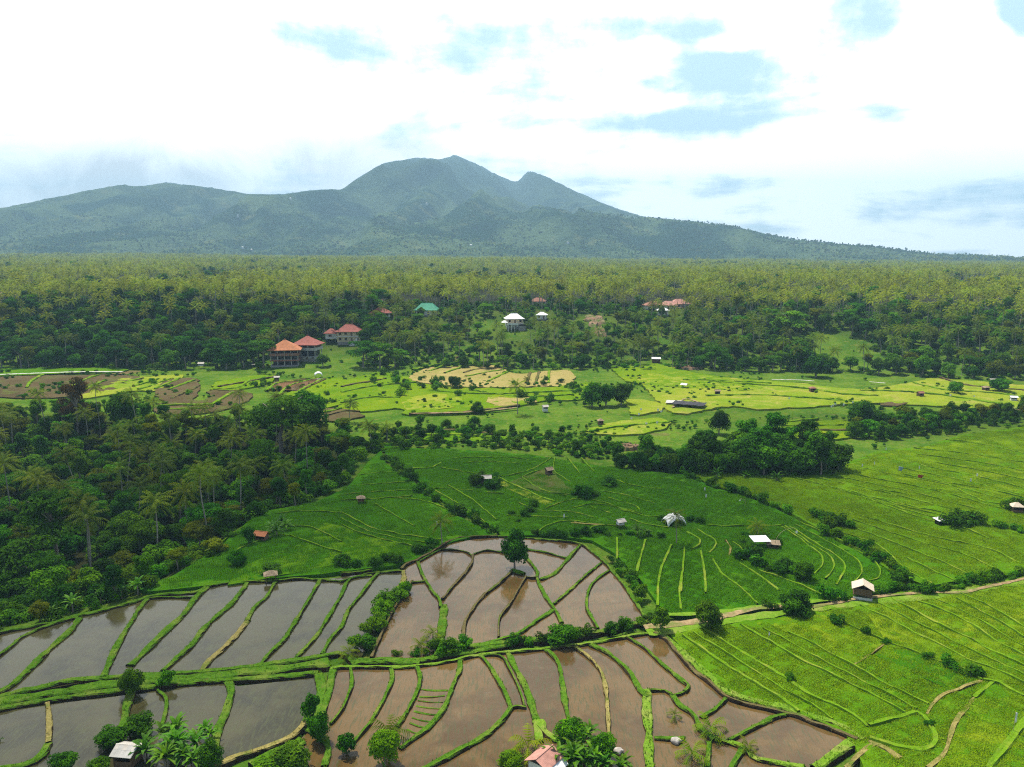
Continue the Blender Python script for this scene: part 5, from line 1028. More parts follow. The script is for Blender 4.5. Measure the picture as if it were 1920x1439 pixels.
def valley_tree(x, y):
    if not clear_of(x, y, USED): return
    kind = pick(['dome', 'dome', 'tall', 'tier', 'tall']); mt = pick(['leaf_dark', 'leaf_dark', 'leaf_mid', 'leaf_mid', 'leaf_olive', 'leaf_light'] if kind != 'tier' else ['leaf_mid', 'leaf_olive'])
    edge = float(polydist(np.array([x]), np.array([y]), VALLEY)[0]); s = rng.uniform(0.6, 0.95) * (0.55 + 0.45 * min(1, edge / 14)) * (1.0 if mt != 'leaf_olive' else 0.9)
    lab = f'{SHAPE[kind]} {NAMES[mt]} tree in the shaded valley forest left of the rice fields'
    pend.append((math.hypot(x, y) / s, 'tree', x, y, s, (kind, mt), lab, f'{SHAPE[kind]} {NAMES[mt]} trees of the valley forest'))
scatter(VALLEY, 5.2, 2600, valley_tree)
def valley_palm(x, y):
    if clear_of(x, y, USED) and float(polydist(np.array([x]), np.array([y]), VALLEY)[0]) > 9 and y > 165: pend.append((math.hypot(x, y), 'palm', x, y, rng.uniform(14, 20), None, 'coconut palm scattered among the broadleaf trees of the valley forest', 'palms of the valley forest'))
scatter(VALLEY, 10.5, 400, valley_palm)
GROVE = pw([(1150, 872), (1300, 862), (1420, 858), (1540, 868), (1578, 884), (1540, 892), (1430, 893), (1290, 888), (1170, 880)])
def grove_tree(x, y):
    px, _ = project(x, y, 0); kind = pick(['dome', 'tall', 'dome']); mt = pick(['leaf_dark', 'leaf_dark', 'leaf_dark', 'leaf_mid']); s = rng.uniform(0.72, 1.0) * (1.18 if 1370 < px < 1470 else (0.95 if px > 1300 else 0.72))
    pend.append((math.hypot(x, y) / 2, 'tree', x, y, s, (kind, mt), f'{SHAPE[kind]} {NAMES[mt]} tree of the dark grove beside the right rice fields', f'{SHAPE[kind]} {NAMES[mt]} trees of the grove'))
scatter(GROVE, 3.6, 1400, grove_tree)
THICK = pw([(1590, 818), (1640, 826), (1740, 818), (1840, 800), (1960, 785), (1960, 765), (1840, 778), (1700, 786), (1600, 800)])
def thicket_tree(x, y):
    kind = pick(['dome', 'lean', 'lean', 'dome']); mt = pick(['leaf_mid', 'leaf_dark', 'leaf_olive', 'leaf_mid']); s = rng.uniform(0.45, 0.75) * (1.3 if kind == 'lean' else 1)
    pend.append((math.hypot(x, y), 'tree', x, y, s, (kind, mt), f'{SHAPE[kind]} {NAMES[mt]} tree in the long thicket across the right side', f'{SHAPE[kind]} {NAMES[mt]} trees of the right thicket'))
scatter(THICK, 4.6, 800, thicket_tree)
RAVINE = pw([(690, 848), (760, 846), (830, 840), (900, 838), (1000, 845), (1150, 866), (1180, 830), (1050, 815), (900, 800), (780, 800), (700, 815)])
def ravine_tree(x, y):
    kind = pick(['dome', 'lean', 'lean']); mt = pick(['leaf_mid', 'leaf_dark', 'leaf_dark']); s = rng.uniform(0.3, 0.6) * (1.4 if kind == 'lean' else 0.85)
    pend.append((math.hypot(x, y), 'tree', x, y, s, (kind, mt), f'{SHAPE[kind]} {NAMES[mt]} tree along the ravine behind the deep green field', f'{SHAPE[kind]} {NAMES[mt]} trees of the ravine'))
scatter(RAVINE, 6.5, 400, ravine_tree)
def foot(x): return 436 - 46 * float(ss(130, 280, np.array([x]))[0]) + 8 * math.sin(x * 0.021)
def hill_tree(x, y):
    if not clear_of(x, y, KEEPOUT): return
    px, py = project(x, y, h1(x, y)); z = zone_x(px); up = (y - foot(x)) / 170
    if z == 'centre' and rng.random() < 0.25: return
    if rng.random() < {'left': 0.12 + 0.75 * up ** 2, 'centre': 0.22 + 0.5 * up, 'right': 0.20 + 0.6 * up}[z]:
        pend.append((math.hypot(x, y) * 1.15, 'palm', x, y, rng.uniform(11, 17) * (1.1 if z == 'left' else 0.95), None, f'coconut palm on the {z} part of the hillside below the plantation', f'palms of the {z} hillside')); return
    kind = pick(['dome', 'dome', 'tall', 'tier']); opts = {'left': ['leaf_dark', 'leaf_dark', 'leaf_dark', 'leaf_mid', 'leaf_mid', 'leaf_olive'], 'centre': ['leaf_mid', 'leaf_light', 'leaf_light', 'leaf_dark', 'leaf_olive'], 'right': ['leaf_mid', 'leaf_mid', 'leaf_dark', 'leaf_light', 'leaf_olive']}[z]; mt = pick(opts)
    s = rng.uniform(0.7, 1.2) * {'left': 1.12, 'centre': 0.78, 'right': 0.95}[z]
    pend.append((math.hypot(x, y) / s, 'tree', x, y, s, (kind, mt), f'{SHAPE[kind]} {NAMES[mt]} tree on the {z} part of the far hillside', f'{SHAPE[kind]} {NAMES[mt]} trees of the {z} hillside'))
HILL = [(-560, 640), (-340, 446), (-200, 440), (0, 440), (110, 436), (180, 425), (240, 400), (300, 388), (420, 386), (560, 640)]
scatter(HILL, 6.0, 16000, hill_tree)
# beyond the crest: the coconut plantation out to the foot of the mountain
FAR = {'palm': [], 'tree': []}
def far_points():
    n = 47000; y = np.sqrt(rng.uniform(590 ** 2, 2650 ** 2, n)); x = rng.uniform(-0.76, 0.76, n) * y
    clump = fbm(x / 120, y / 120, 3, 41); br = (clump > 0.57) | (rng.random(n) < 0.07); z = height(x, y) - 0.4
    ok = np.ones(n, bool)
    for a, b, r in KEEPOUT: ok &= (x - a) ** 2 + (y - b) ** 2 > r * r
    hs = rng.uniform(0.78, 1.5, n)
    for i in np.nonzero(ok)[0]:
        if br[i]:
            if rng.random() < 0.55: FAR['tree'].append((x[i], y[i], z[i], hs[i] * 0.95))
        else: FAR['palm'].append((x[i], y[i], z[i], hs[i] * 0.92))
far_points()
def slope_points():
    xs, ys, zz = MTN; n = 22000; y = 2550 + 1500 * rng.random(n) ** 1.6; x = rng.uniform(-0.72, 0.72, n) * y
    i = np.clip(((x + 8200) / 32).astype(int), 0, len(xs) - 1); j = np.clip(((y - 2500) / 42).astype(int), 0, 139); z = np.maximum(zz[j, i], height(x, y)) - 1.5
    pl = rng.random(n) < 0.75 * (1 - ss(2600, 3700, y))
    for k in range(n): FAR['palm' if pl[k] else 'tree'].append((x[k], y[k], z[k], rng.uniform(0.6, 1.05)))
slope_points()
pend.sort(key=lambda q: q[0])
np_, nt_ = 0, 0; MAXP, MAXT = 262, 236
for d, ty, x, y, s, spec, lab, g in pend:
    if ty == 'palm':
        if np_ < MAXP: add_palm(x, y, s, lab, g); np_ += 1
        else: FAR['palm'].append((x, y, h1(x, y) - .4, s / 15))
    else:
        if nt_ < MAXT: add_tree(spec[0], spec[1], x, y, s, lab, g); nt_ += 1
        else: FAR.setdefault(spec, []).append((x, y, h1(x, y) - .4, s))

def joined(name, pieces):
    """one mesh of trunk and crown for the distant masses"""
    V = []; F = []; T = []; I = []; mats = []
    for me, off, sc in pieces:
        n = len(V); tt = [0.5] * len(me.vertices)
        if 'tint' in me.attributes: tt = [a.value for a in me.attributes['tint'].data]
        V += [(v.co.x * sc[0] + off[0], v.co.y * sc[1] + off[1], v.co.z * sc[2] + off[2]) for v in me.vertices]; T += tt
        for p in me.polygons: F.append(tuple(n + i for i in p.vertices)); I.append(len(mats))
        mats.append(me.materials[0])
    m = bpy.data.meshes.new(name); m.from_pydata(V, [], F); m.polygons.foreach_set('material_index', I); m.update()
    a = m.attributes.new('tint', 'FLOAT', 'POINT'); a.data.foreach_set('value', T)
    for q in mats: m.materials.append(q)
    return m
def stuff(name, pts, meshes, label=None, rot=None):
    """many copies of a few meshes as ONE object of kind stuff"""
    pts = np.array(pts, float); n = len(pts)
    col = bpy.data.collections.new(name + '_kinds')
    for i, me in enumerate(meshes): col.objects.link(bpy.data.objects.new(f'{name}_kind_{i:02d}', me))
    me = bpy.data.meshes.new(name); me.vertices.add(n); me.vertices.foreach_set('co', pts[:, :3].astype(np.float32).ravel())
    a = me.attributes.new('rot', 'FLOAT_VECTOR', 'POINT'); r = np.zeros((n, 3), np.float32); r[:, 2] = rng.uniform(0, 6.28, n); r[:, 0] = rng.normal(0, .05, n)
    if rot is not None: r[:, 0] = 0; r[:, 2] = np.array(rot) + rng.integers(0, 2, n) * np.pi
    a.data.foreach_set('vector', r.ravel())
    a = me.attributes.new('siz', 'FLOAT_VECTOR', 'POINT'); s = np.repeat(pts[:, 3:4], 3, 1) * rng.uniform(0.88, 1.12, (n, 3)); a.data.foreach_set('vector', s.astype(np.float32).ravel())
    a = me.attributes.new('idx', 'INT', 'POINT'); a.data.foreach_set('value', (pts[:, 4] if pts.shape[1] > 4 else rng.integers(0, len(meshes), n)).astype(np.int32))
    o = link(name, me); ng = bpy.data.node_groups.new(name, 'GeometryNodeTree')
    ng.interface.new_socket('Geometry', in_out='INPUT', socket_type='NodeSocketGeometry'); ng.interface.new_socket('Geometry', in_out='OUTPUT', socket_type='NodeSocketGeometry')
    N = ng.nodes; Lk = ng.links; gi = N.new('NodeGroupInput'); go = N.new('NodeGroupOutput'); ip = N.new('GeometryNodeInstanceOnPoints'); ci = N.new('GeometryNodeCollectionInfo')
    ci.inputs['Collection'].default_value = col; ci.inputs['Separate Children'].default_value = True; ci.inputs['Reset Children'].default_value = True
    def na(nm, ty): q = N.new('GeometryNodeInputNamedAttribute'); q.data_type = ty; q.inputs['Name'].default_value = nm; return q.outputs['Attribute']
    mp = N.new('GeometryNodeMeshToPoints'); Lk.new(gi.outputs[0], mp.inputs[0]); Lk.new(mp.outputs[0], ip.inputs['Points'])
    er = N.new('FunctionNodeEulerToRotation'); Lk.new(na('rot', 'FLOAT_VECTOR'), er.inputs[0]); Lk.new(er.outputs[0], ip.inputs['Rotation'])
    Lk.new(na('siz', 'FLOAT_VECTOR'), ip.inputs['Scale']); Lk.new(na('idx', 'INT'), ip.inputs['Instance Index']); Lk.new(ci.outputs[0], ip.inputs['Instance']); ip.inputs['Pick Instance'].default_value = True
    Lk.new(ip.outputs[0], go.inputs[0]); md = o.modifiers.new('scatter', 'NODES'); md.node_group = ng
    return struct(o, 'stuff')
for i, (key, c1, c2, pts) in enumerate(RICE):
    mt = M.setdefault('rice_blade_' + key, None) or rice_blades('rice_blade_' + key, c1, c2); M['rice_blade_' + key] = mt
    stuff('rice_crop', [q[:4] for q in pts], [rice_patch(mt) for _ in range(3)], rot=[q[4] for q in pts])
far_palms = []
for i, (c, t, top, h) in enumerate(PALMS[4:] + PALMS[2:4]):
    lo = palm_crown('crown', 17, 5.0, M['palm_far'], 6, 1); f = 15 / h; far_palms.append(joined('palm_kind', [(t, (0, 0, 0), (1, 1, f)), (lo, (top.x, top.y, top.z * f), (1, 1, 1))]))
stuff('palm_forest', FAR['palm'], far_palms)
tk = []; tp = []
for key in [k for k in FAR if isinstance(k, tuple)] + [('dome', 'leaf_mid'), ('dome', 'leaf_dark'), ('tall', 'leaf_mid'), ('tier', 'leaf_olive'), ('dome', 'leaf_light')]:
    for c, t in proto(*key)[:2]: tk.append(joined('tree_kind', [(t, (0, 0, 0), (1, 1, 1)), (c, (0, 0, 0), (1, 1, 1))]))
    for q in FAR.pop(key, []): tp.append((*q, len(tk) - 1 - int(rng.integers(2))))
tp += [(*q, len(tk) - 1 - int(rng.integers(10))) for q in FAR['tree']]
stuff('woodland', tp, tk)
# undergrowth: a mass of low bushes under the trees and on rough slopes
und = []
def ug(x, y): und.append((x, y, h1(x, y) - 0.5, rng.uniform(0.8, 2.2)))
scatter(VALLEY, 2.4, 4500, ug)
scatter(RAVINE, 2.2, 1500, lambda x, y: und.append((x, y, h1(x, y) - .6, rng.uniform(0.5, 1.4)))); scatter(GROVE, 2.0, 900, lambda x, y: und.append((x, y, h1(x, y) - .5, rng.uniform(0.8, 1.7)))); scatter(THICK, 2.2, 1100, lambda x, y: und.append((x, y, h1(x, y) - .5, rng.uniform(0.6, 1.5))))
def ughill(x, y):
    ok = clear_of(x, y, KEEPOUT)
    if ok or rng.random() < 0.3: und.append((x, y, h1(x, y) - .6, rng.uniform(0.8, 2.0) * (1 if ok else 0.5)))
scatter(HILL, 3.6, 14000, ughill)
TERR = pw([(640, 706), (760, 690), (1000, 700), (1240, 690), (1480, 702), (1640, 712), (1920, 735), (2050, 740), (2050, 800), (1640, 840), (1590, 800), (1380, 790), (1200, 820), (900, 838), (700, 830), (560, 760), (560, 715)])
def ugt(x, y):
    if vnoise(np.array([x / 16]), np.array([y / 9]), 55)[0] > 0.71 or rng.random() < 0.03: und.append((x, y, h1(x, y) - .25, rng.uniform(0.25, 0.9)))
scatter(TERR, 2.6, 15000, ugt)
TERL = pw([(-60, 690), (300, 690), (560, 700), (640, 760), (480, 790), (250, 795), (0, 795), (-200, 795)])
scatter(TERL, 2.8, 6000, lambda x, y: und.append((x, y, h1(x, y) - .25, rng.uniform(0.3, 1.3))) if vnoise(np.array([x / 14]), np.array([y / 9]), 56)[0] > 0.66 else None)
stuff('undergrowth', und, shrub_meshes('leaf_mid') + shrub_meshes('leaf_dark')[:2] + shrub_meshes('leaf_light')[:2])
build_grass()

# ------------------------------------------------------------------ buildings
def house(px, py, label, w, d, levels, roof, rot=0.0, cat='house', name='house', extra=None, base=3.0, s=1.0):
    """levels from the ground up: (height, kind, material); kinds: wall, open, parapet, slab. roof: (material, overhang, height, ridge)"""
    g = G(px, py); r = root(name, (g.x, g.y, g.z), rot, label, cat, None, s); z = 0.0
    MB().box(-w / 2 + .1, w / 2 - .1, -d / 2 + .1, d / 2 - .1, -base, 0.02).build('foundation', M['grey'], r)
    for hgt, kind, mt in levels:
        m = M[mt]
        if kind == 'slab': MB().box(-w / 2 - .5, w / 2 + .5, -d / 2 - .7, d / 2 + .5, z, z + hgt).build('floor_slab', m, r)
        elif kind == 'parapet':
            b = MB(); x0, x1, y0, y1 = -w / 2 - .45, w / 2 + .45, -d / 2 - .65, d / 2 + .45
            b.box(x0, x1, y0, y0 + .18, z, z + hgt).box(x0, x0 + .18, y0 + .18, y1, z, z + hgt).box(x1 - .18, x1, y0 + .18, y1, z, z + hgt).box(x0 + .18, x1 - .18, y1 - .18, y1, z, z + hgt); b.build('parapet', m, r)
            for k in range(int(w // 2.4)): MB().box(x0 + 1 + k * 2.4, x0 + 1.25 + k * 2.4, y0 - .03, y0, z, z + hgt).build('parapet_post', M['grey'], r)
            # what stands behind the parapet belongs to the storey that follows
            continue
        elif kind == 'open':
            MB().box(-w / 2 + 1.4, w / 2 - 1.4, -d / 2 + 3.0, d / 2 - .3, z, z + hgt).build('inner_wall', M['dark'], r)
            nc = max(3, int(w // 3.6) + 1)
            for k in range(nc):
                for y in (-d / 2 + .2, d / 2 - .2): MB().box(-w / 2 + .05 + (w - .5) * k / (nc - 1), -w / 2 + .42 + (w - .5) * k / (nc - 1), y - .19, y + .19, z, z + hgt).build('column', m, r)
        elif kind == 'glazed':
            nc = max(3, int(w // 3.4) + 1); MB().box(-w / 2 + .3, w / 2 - .3, -d / 2 + .5, d / 2 - .3, z, z + hgt).build('wall', M['wood'], r)
            for k in range(nc): MB().box(-w / 2 + (w - .4) * k / (nc - 1), -w / 2 + .4 + (w - .4) * k / (nc - 1), -d / 2 + .1, -d / 2 + .5, z, z + hgt).build('column', m, r)
            for k in range(nc - 1):
                x0 = -w / 2 + .4 + (w - .4) * k / (nc - 1); x1 = -w / 2 + (w - .4) * (k + 1) / (nc - 1); f = MB().box(x0 + .1, x1 - .1, -d / 2 + .40, -d / 2 + .497, z + .35, z + hgt - .2).build('window', M['dark'], r)
                MB().box(x0 + .1, x1 - .1, -d / 2 + .36, -d / 2 + .397, z + .30, z + .42).build('sill', m, f)
        else:
            MB().box(-w / 2, w / 2, -d / 2, d / 2, z, z + hgt).build('wall', m, r); nw = max(2, int(w // 3.2))
            for k in range(nw):
                x = -w / 2 + w * (k + .5) / nw
                if k == nw // 2: MB().box(x - .55, x + .55, -d / 2 - .06, -d / 2 - .003, z + .05, z + hgt * .78).build('door', M['wood'], r)
                else:
                    f = MB().box(x - .75, x + .75, -d / 2 - .07, -d / 2 - .003, z + hgt * .32, z + hgt * .80).build('window', M['wood'], r)
                    MB().box(x - .6, x + .6, -d / 2 - .10, -d / 2 - .073, z + hgt * .37, z + hgt * .75).build('pane', M['dark'], f)
            for k in range(2):
                y = -d / 2 + d * (k + .5) / 2; f = MB().box(w / 2 + .003, w / 2 + .07, y - .7, y + .7, z + hgt * .32, z + hgt * .80).build('window', M['wood'], r); MB().box(w / 2 + .073, w / 2 + .10, y - .55, y + .55, z + hgt * .37, z + hgt * .75).build('pane', M['dark'], f)
        z += hgt
    mt, ov, hr, ri = roof
    rf = MB().hip(-w / 2 - ov, w / 2 + ov, -d / 2 - ov, d / 2 + ov, z + .02, hr, ri, 0.28, 0.12).build('roof', M[mt], r)
    b = MB(); 
    if ri > 0.5: b.box(-ri / 2 - .2, ri / 2 + .2, -.16, .16, z + hr - .08, z + hr + .18)
    else: b.box(-.3, .3, -.3, .3, z + hr - .15, z + hr + .35)
    b.build('ridge_cap', M[mt], rf)
    if extra: extra(r, z)
    return r
house(536, 683, 'open sided pavilion house on stilts with a bright orange hipped tile roof', 15.5, 12, [(2.6, 'open', 'concrete'), (.5, 'slab', 'redwall'), (2.5, 'glazed', 'concrete'), (1.5, 'parapet', 'tile_dull'), (3.4, 'open', 'concrete')], ('tile_orange', 1.7, 5.6, 0.0), R(10), name='pavilion_house')
house(578, 672, 'tall concrete columned house with a dull red hipped roof behind the orange one', 13.5, 11, [(1.7, 'wall', 'concrete'), (3.6, 'open', 'concrete'), (.4, 'slab', 'concrete'), (1.3, 'parapet', 'concrete'), (3.0, 'glazed', 'concrete')], ('tile_red', 1.5, 5.0, 0.0), R(-8), name='columned_house')
def red_wing(r, z):
    MB().box(-15.2, -7.9, -1, 5, 1.6, 5.2).build('wing_wall', M['white'], r); w = MB().box(-13.2, -11.2, -1.07, -1.003, 3.0, 4.3).build('window', M['wood'], r); MB().box(-13.0, -11.4, -1.1, -1.073, 3.15, 4.15).build('pane', M['dark'], w)
    MB().hip(-16.4, -7.2, -2.2, 6.2, 5.22, 2.8, 1.5, .25).build('wing_roof', M['tile_red'], r)
    b = MB()
    for k in range(9): b.box(5.6 - k * .62 - .7, 5.6 - k * .62, -7.6, -6.4, -3.2, 2.6 - k * .62)
    b.build('outside_stair', M['white'], r)
house(656, 640, 'cream two storey house with a red hipped roof, white side wing and outside stair', 14.5, 10, [(3.3, 'wall', 'cream'), (.35, 'slab', 'white'), (2.9, 'wall', 'cream')], ('tile_red', 1.4, 4.4, 4.5), R(4), extra=red_wing, name='red_roofed_house', base=6)
house(801, 590, 'house with a bright green roof among the dark trees', 14, 10, [(3.4, 'wall', 'white')], ('roof_green', 1.5, 4.8, 8.0), R(-6), name='green_roofed_house')
def white_porch(r, z):
    MB().box(-5.5, 1.5, -8.6, -5.52, 1.9, 2.2).build('terrace_slab', M['white'], r); MB().box(-5.5, 1.5, -8.6, -8.45, 2.2, 3.2).build('terrace_parapet', M['white'], r)
    for x in (-5.3, -3.2, -1.0): MB().box(x, x + .35, -8.4, -8.05, -3, 1.9).build('column', M['white'], r)
    MB().box(2.0, 6.6, -7.6, -5.53, -3, 1.2).build('retaining_wall', M['grey'], r); MB().box(2.0, 6.6, -7.62, -7.5, 1.2, 2.2).build('railing', M['dark'], r)
    MB().hip(-9.2, -5.0, -7.2, -1.5, 3.5, 1.2, 1.2, .2).build('porch_roof', M['roof_white'], r)
house(964, 613, 'white two storey house with a white hipped roof on the grassy clearing', 11, 9, [(2.2, 'wall', 'white'), (.3, 'slab', 'white'), (3.2, 'wall', 'cream')], ('roof_white', 1.0, 3.4, 4.0), R(8), extra=white_porch, name='white_house')
house(1016, 598, 'small white roofed house up the slope, right of the white house', 6.5, 5, [(2.8, 'wall', 'white')], ('roof_white', .8, 1.9, 2.0), R(-10), name='small_house')
for px, py, w, mt, lab, rot in [(714, 595, 13, 'tile_red', 'house with a red roof half hidden by trees left of the green roof', 5), (703, 571, 9, 'tile_pink', 'pale pink roofed house higher up among the palms', -12), (8, 562, 12, 'tile_pink', 'pink red roofed house at the left edge of the hillside', 10), (38, 560, 9, 'tile_dull', 'dull red roofed house beside the pink one at the left edge', -8),
                            (1224, 580, 12, 'tile_dull', 'dull red roofed house at the left of the cluster beyond the earth scar', 8), (1252, 580, 12, 'tile_pink', 'pinkish roofed house in the middle of the cluster beyond the earth scar', -5), (1272, 577, 15, 'tile_pink', 'long pinkish roofed house at the right of the cluster beyond the earth scar', 12), (1243, 590, 7, 'roof_white', 'small pale roofed house in front of the red roofed cluster', 0),
                            (1010, 572, 12, 'tile_dull', 'brownish roofed house among trees behind the white house', 4)]:
    house(px, py, lab, w, w * .7, [(3.2, 'wall', 'white')], (mt, 1.2, w * .26, w * .3), R(rot), name='village_house')

HUT = 0.74
def hut(px, py, label, w, d, h, roof, mt, rot=0.0, wall=None, lift=0.0, name='field_hut', cat='hut', rise=None, zadd=0.3, s=None):
    g = G(px, py); r = root(name, (g.x, g.y, g.z + zadd), rot, label, cat, None, s or HUT); rise = rise or w * .3
    for x in (-1, 1):
        for y in (-1, 1): MB().tube([(x * (w / 2 - .15), y * (d / 2 - .15), -0.8), (x * (w / 2 - .15), y * (d / 2 - .15), h + .15)], [.08, .07], 6).build('post', M['wood'], r)
    if lift: MB().box(-w / 2, w / 2, -d / 2, d / 2, lift, lift + .14).build('floor', M['wood'], r)
    if wall:
        z0 = lift + .14 if lift else -.5; t = .06
        MB().box(-w / 2 + .1, w / 2 - .1, d / 2 - .16, d / 2 - .1, z0, h).build('back_wall', M[wall], r); MB().box(-w / 2 + .1, -w / 2 + .16, -d / 2 + .1, d / 2 - .17, z0, h).build('side_wall', M[wall], r); MB().box(w / 2 - .16, w / 2 - .1, -d / 2 + .1, d / 2 - .17, z0, h).build('side_wall', M[wall], r)
        MB().box(-w / 2 + .17, w / 2 - .17, -d / 2 + .1, -d / 2 + .16, z0, z0 + (h - z0) * .55).build('front_wall', M[wall], r)
    o = .45
    if roof == 'gable': b = MB().gable(-w / 2 - o, w / 2 + o, -d / 2 - o, d / 2 + o, h, rise)
    elif roof == 'lean': b = MB().lean(-w / 2 - o, w / 2 + o, -d / 2 - o, d / 2 + o, h, h + rise * .6)
    elif roof == 'hip': b = MB().hip(-w / 2 - o, w / 2 + o, -d / 2 - o, d / 2 + o, h, rise, w * .25, .12)
    rf = b.build('roof', M[mt], r)
    if roof == 'gable': MB().box(-w / 2 - o - .03, w / 2 + o + .03, -.12, .12, h + rise - .02, h + rise + .08).build('ridge_cap', M[mt], rf)
    return r
def tin_extra(r, w, d, h, rise):
    # separate roofing sheets lying a little unevenly on the slope that faces us
    for k in range(5):
        x0 = -w / 2 - .4 + (w + .8) * k / 5; x1 = x0 + (w + .8) / 5 - .02; dz = rng.uniform(.02, .06)
        for (ya, yb) in ((-d / 2 - .5, -d / 4), (-d / 4 - .1, 0.0)):
            za = h + rise * (ya + d / 2 + .45) / (d / 2 + .45); zb = h + rise * (yb + d / 2 + .45) / (d / 2 + .45); MB().lean(x0, x1, ya, yb, za + dz + .03, zb + dz + .03, .03).build('roof_sheet', M[('tin', 'concrete')[int(rng.integers(2))]], r); dz += .02
hr_ = hut(241, 1430, 'tin roofed hut with patched grey sheets among dark trees at the bottom edge', 4.3, 4.6, 2.6, 'gable', 'tin', R(-8), 'wood', rise=1.2, s=0.58); tin_extra(hr_, 4.3, 4.6, 2.6, 1.2)
hp = hut(1020, 1452, 'hut with a faded pink gabled roof and a whitewashed front at the bottom edge', 4.8, 4.4, 2.9, 'gable', 'tile_pink', R(52), 'white', rise=1.3, s=0.66)
MB().lean(-2.9, 2.6, -3.9, -2.2, 2.0, 2.9, .06).build('porch_roof', M['roof_white'], hp); MB().box(-2.2, 2.2, -3.6, -2.3, -.5, .15).build('porch_floor', M['white'], hp)
hh = hut(1616, 1124, 'tan gable roofed hut on posts with a white fence below, beside the earth path', 4.2, 5.0, 3.4, 'gable', 'tan_roof', R(68), 'wood', 1.5, rise=1.5, s=.66)
MB().box(-2.2, -2.12, -2.5, 2.5, -.4, .95).build('fence_panel', M['white'], hh); MB().box(-2.1, 2.1, -2.58, -2.5, -.4, .95).build('fence_panel', M['white'], hh)
hut(1424, 1027, 'open shelter with a flat bright white roof in the rice field', 4.4, 3.6, 2.3, 'lean', 'roof_white', R(4), None, rise=.5)
hut(1449, 1029, 'small brown lean-to heaped with sticks beside the flat white roof', 3.2, 2.4, 1.4, 'lean', 'thatch', R(-10), 'wood', rise=.6, name='stick_shelter')
hut(1163, 992, 'small grey roofed watch hut on stilts in the rice field', 2.2, 2.0, 2.2, 'gable', 'tin', R(25), 'white', 1.0, rise=.7)
hut(910, 908, 'pale roofed hut among dark bushes in the deep green field', 4.0, 2.8, 2.2, 'gable', 'tin', R(6), 'wood', rise=.9)
hut(1029, 892, 'brown thatched hut at the corner of the vegetable plot', 2.4, 2.2, 2.1, 'gable', 'thatch', R(30), 'wood', rise=.9)
hut(677, 945, 'little straw roofed hut alone in the left rice field', 2.2, 2.0, 1.9, 'hip', 'thatch', R(15), 'wood', .7, rise=.9)
hut(491, 1014, 'orange roofed shed beside banana plants in the left rice field', 3.6, 2.8, 1.7, 'gable', 'tile_orange', R(-14), 'wood', rise=.9)
hut(508, 1090, 'grey thatched shelter leaning at the edge of the flooded paddy', 2.8, 2.2, 1.7, 'hip', 'thatch', R(20), None, rise=1.0)
hut(1760, 986, 'small white roofed hut at the left end of the oval shrub clump', 2.1, 1.8, 1.7, 'lean', 'roof_white', R(20), 'dark', rise=.6)
hut(1905, 962, 'tan hut among dark shrubs at the right edge', 3.2, 2.8, 2.2, 'hip', 'tan_roof', R(-10), 'wood', rise=1.2)
hut(1022, 771, 'small white roofed hut at the end of the earth path on the terraces', 2.8, 2.4, 2.2, 'gable', 'tin', R(20), 'white', rise=.9)
hut(378, 690, 'little white shrine house with grey roof at the forest foot', 4.0, 3.2, 3.0, 'gable', 'tin', R(3), 'white', 1.2, rise=1.1, name='shrine', cat='shrine')
hut(1230, 679, 'long low white roofed shed at the foot of the slope', 6.5, 3.6, 2.3, 'gable', 'roof_white', R(-6), 'wood', rise=1.2)
hut(1283, 728, 'white gabled shelter on the terraces above the dark net', 3.6, 2.8, 1.9, 'gable', 'roof_white', R(-38), None, rise=.9)
hut(519, 714, 'grey hut in the shrubs below the pavilion house', 3.2, 2.6, 2.0, 'gable', 'tin', R(20), 'wood', rise=.8)
hut(1862, 720, 'grey roofed hut between trees on the far right terrace', 4.0, 3.0, 2.3, 'gable', 'tin', R(-10), 'wood', rise=.9); hut(1848, 733, 'low brown hut just left of the far right grey roof', 3.6, 3.0, 1.9, 'hip', 'thatch', R(12), 'wood', rise=1.0)
hut(1725, 744, 'reddish roofed hut on the yellow terraces at the right', 3.4, 2.8, 2.0, 'gable', 'tile_dull', R(14), 'wood', rise=.9); hut(1523, 735, 'reddish heap roofed hut beside a bushy plant on the terraces', 3.4, 2.8, 2.1, 'hip', 'tile_dull', R(8), 'wood', rise=1.0)
hut(1345, 740, 'small dark hut under a green tree on the terraces', 3.0, 2.4, 1.9, 'gable', 'thatch', R(0), 'dark', rise=.8); hut(1900, 752, 'white covered hut at the far right edge of the terraces', 3.4, 2.6, 1.9, 'gable', 'roof_white', R(-14), 'white', rise=.8)
hut(1126, 797, 'brown stick hut beside the lower yellow terrace', 2.6, 2.2, 2.0, 'hip', 'thatch', R(12), 'wood', rise=1.0)
for px, py, s, lab in [(1263, 986, 1.45, 'white tarpaulin draped over a low field shelter beside a slender palm'), (597, 706, 1.2, 'white domed tarpaulin shelter below the columned house')]:
    g = G(px, py); n = 11; V = []; F = []
    for i in range(n):
        for j in range(n):
            a = (i / (n - 1) - .5) * 2; b = (j / (n - 1) - .5) * 2; V.append((a * 1.7, b * 1.3, 1.9 * max(0.0, (1 - .55 * a * a - .45 * b * b)) ** .7 + rng.normal() * .04))
    for i in range(n - 1):
        for j in range(n - 1): F.append((i * n + j, (i + 1) * n + j, (i + 1) * n + j + 1, i * n + j + 1))
    r = root('tarpaulin_shelter', (g.x, g.y, g.z + .3), .3, lab, 'shelter', None, s); o = link('cover', fmesh('cover', V, F, smooth=True), M['roof_white'], r); o.modifiers.new('thick', 'SOLIDIFY').thickness = .06
    for x in (-1.5, 1.5): MB().tube([(x, 0, -.6), (x, 0, .7)], [.06, .06], 6).build('post', M['bamboo'], r)
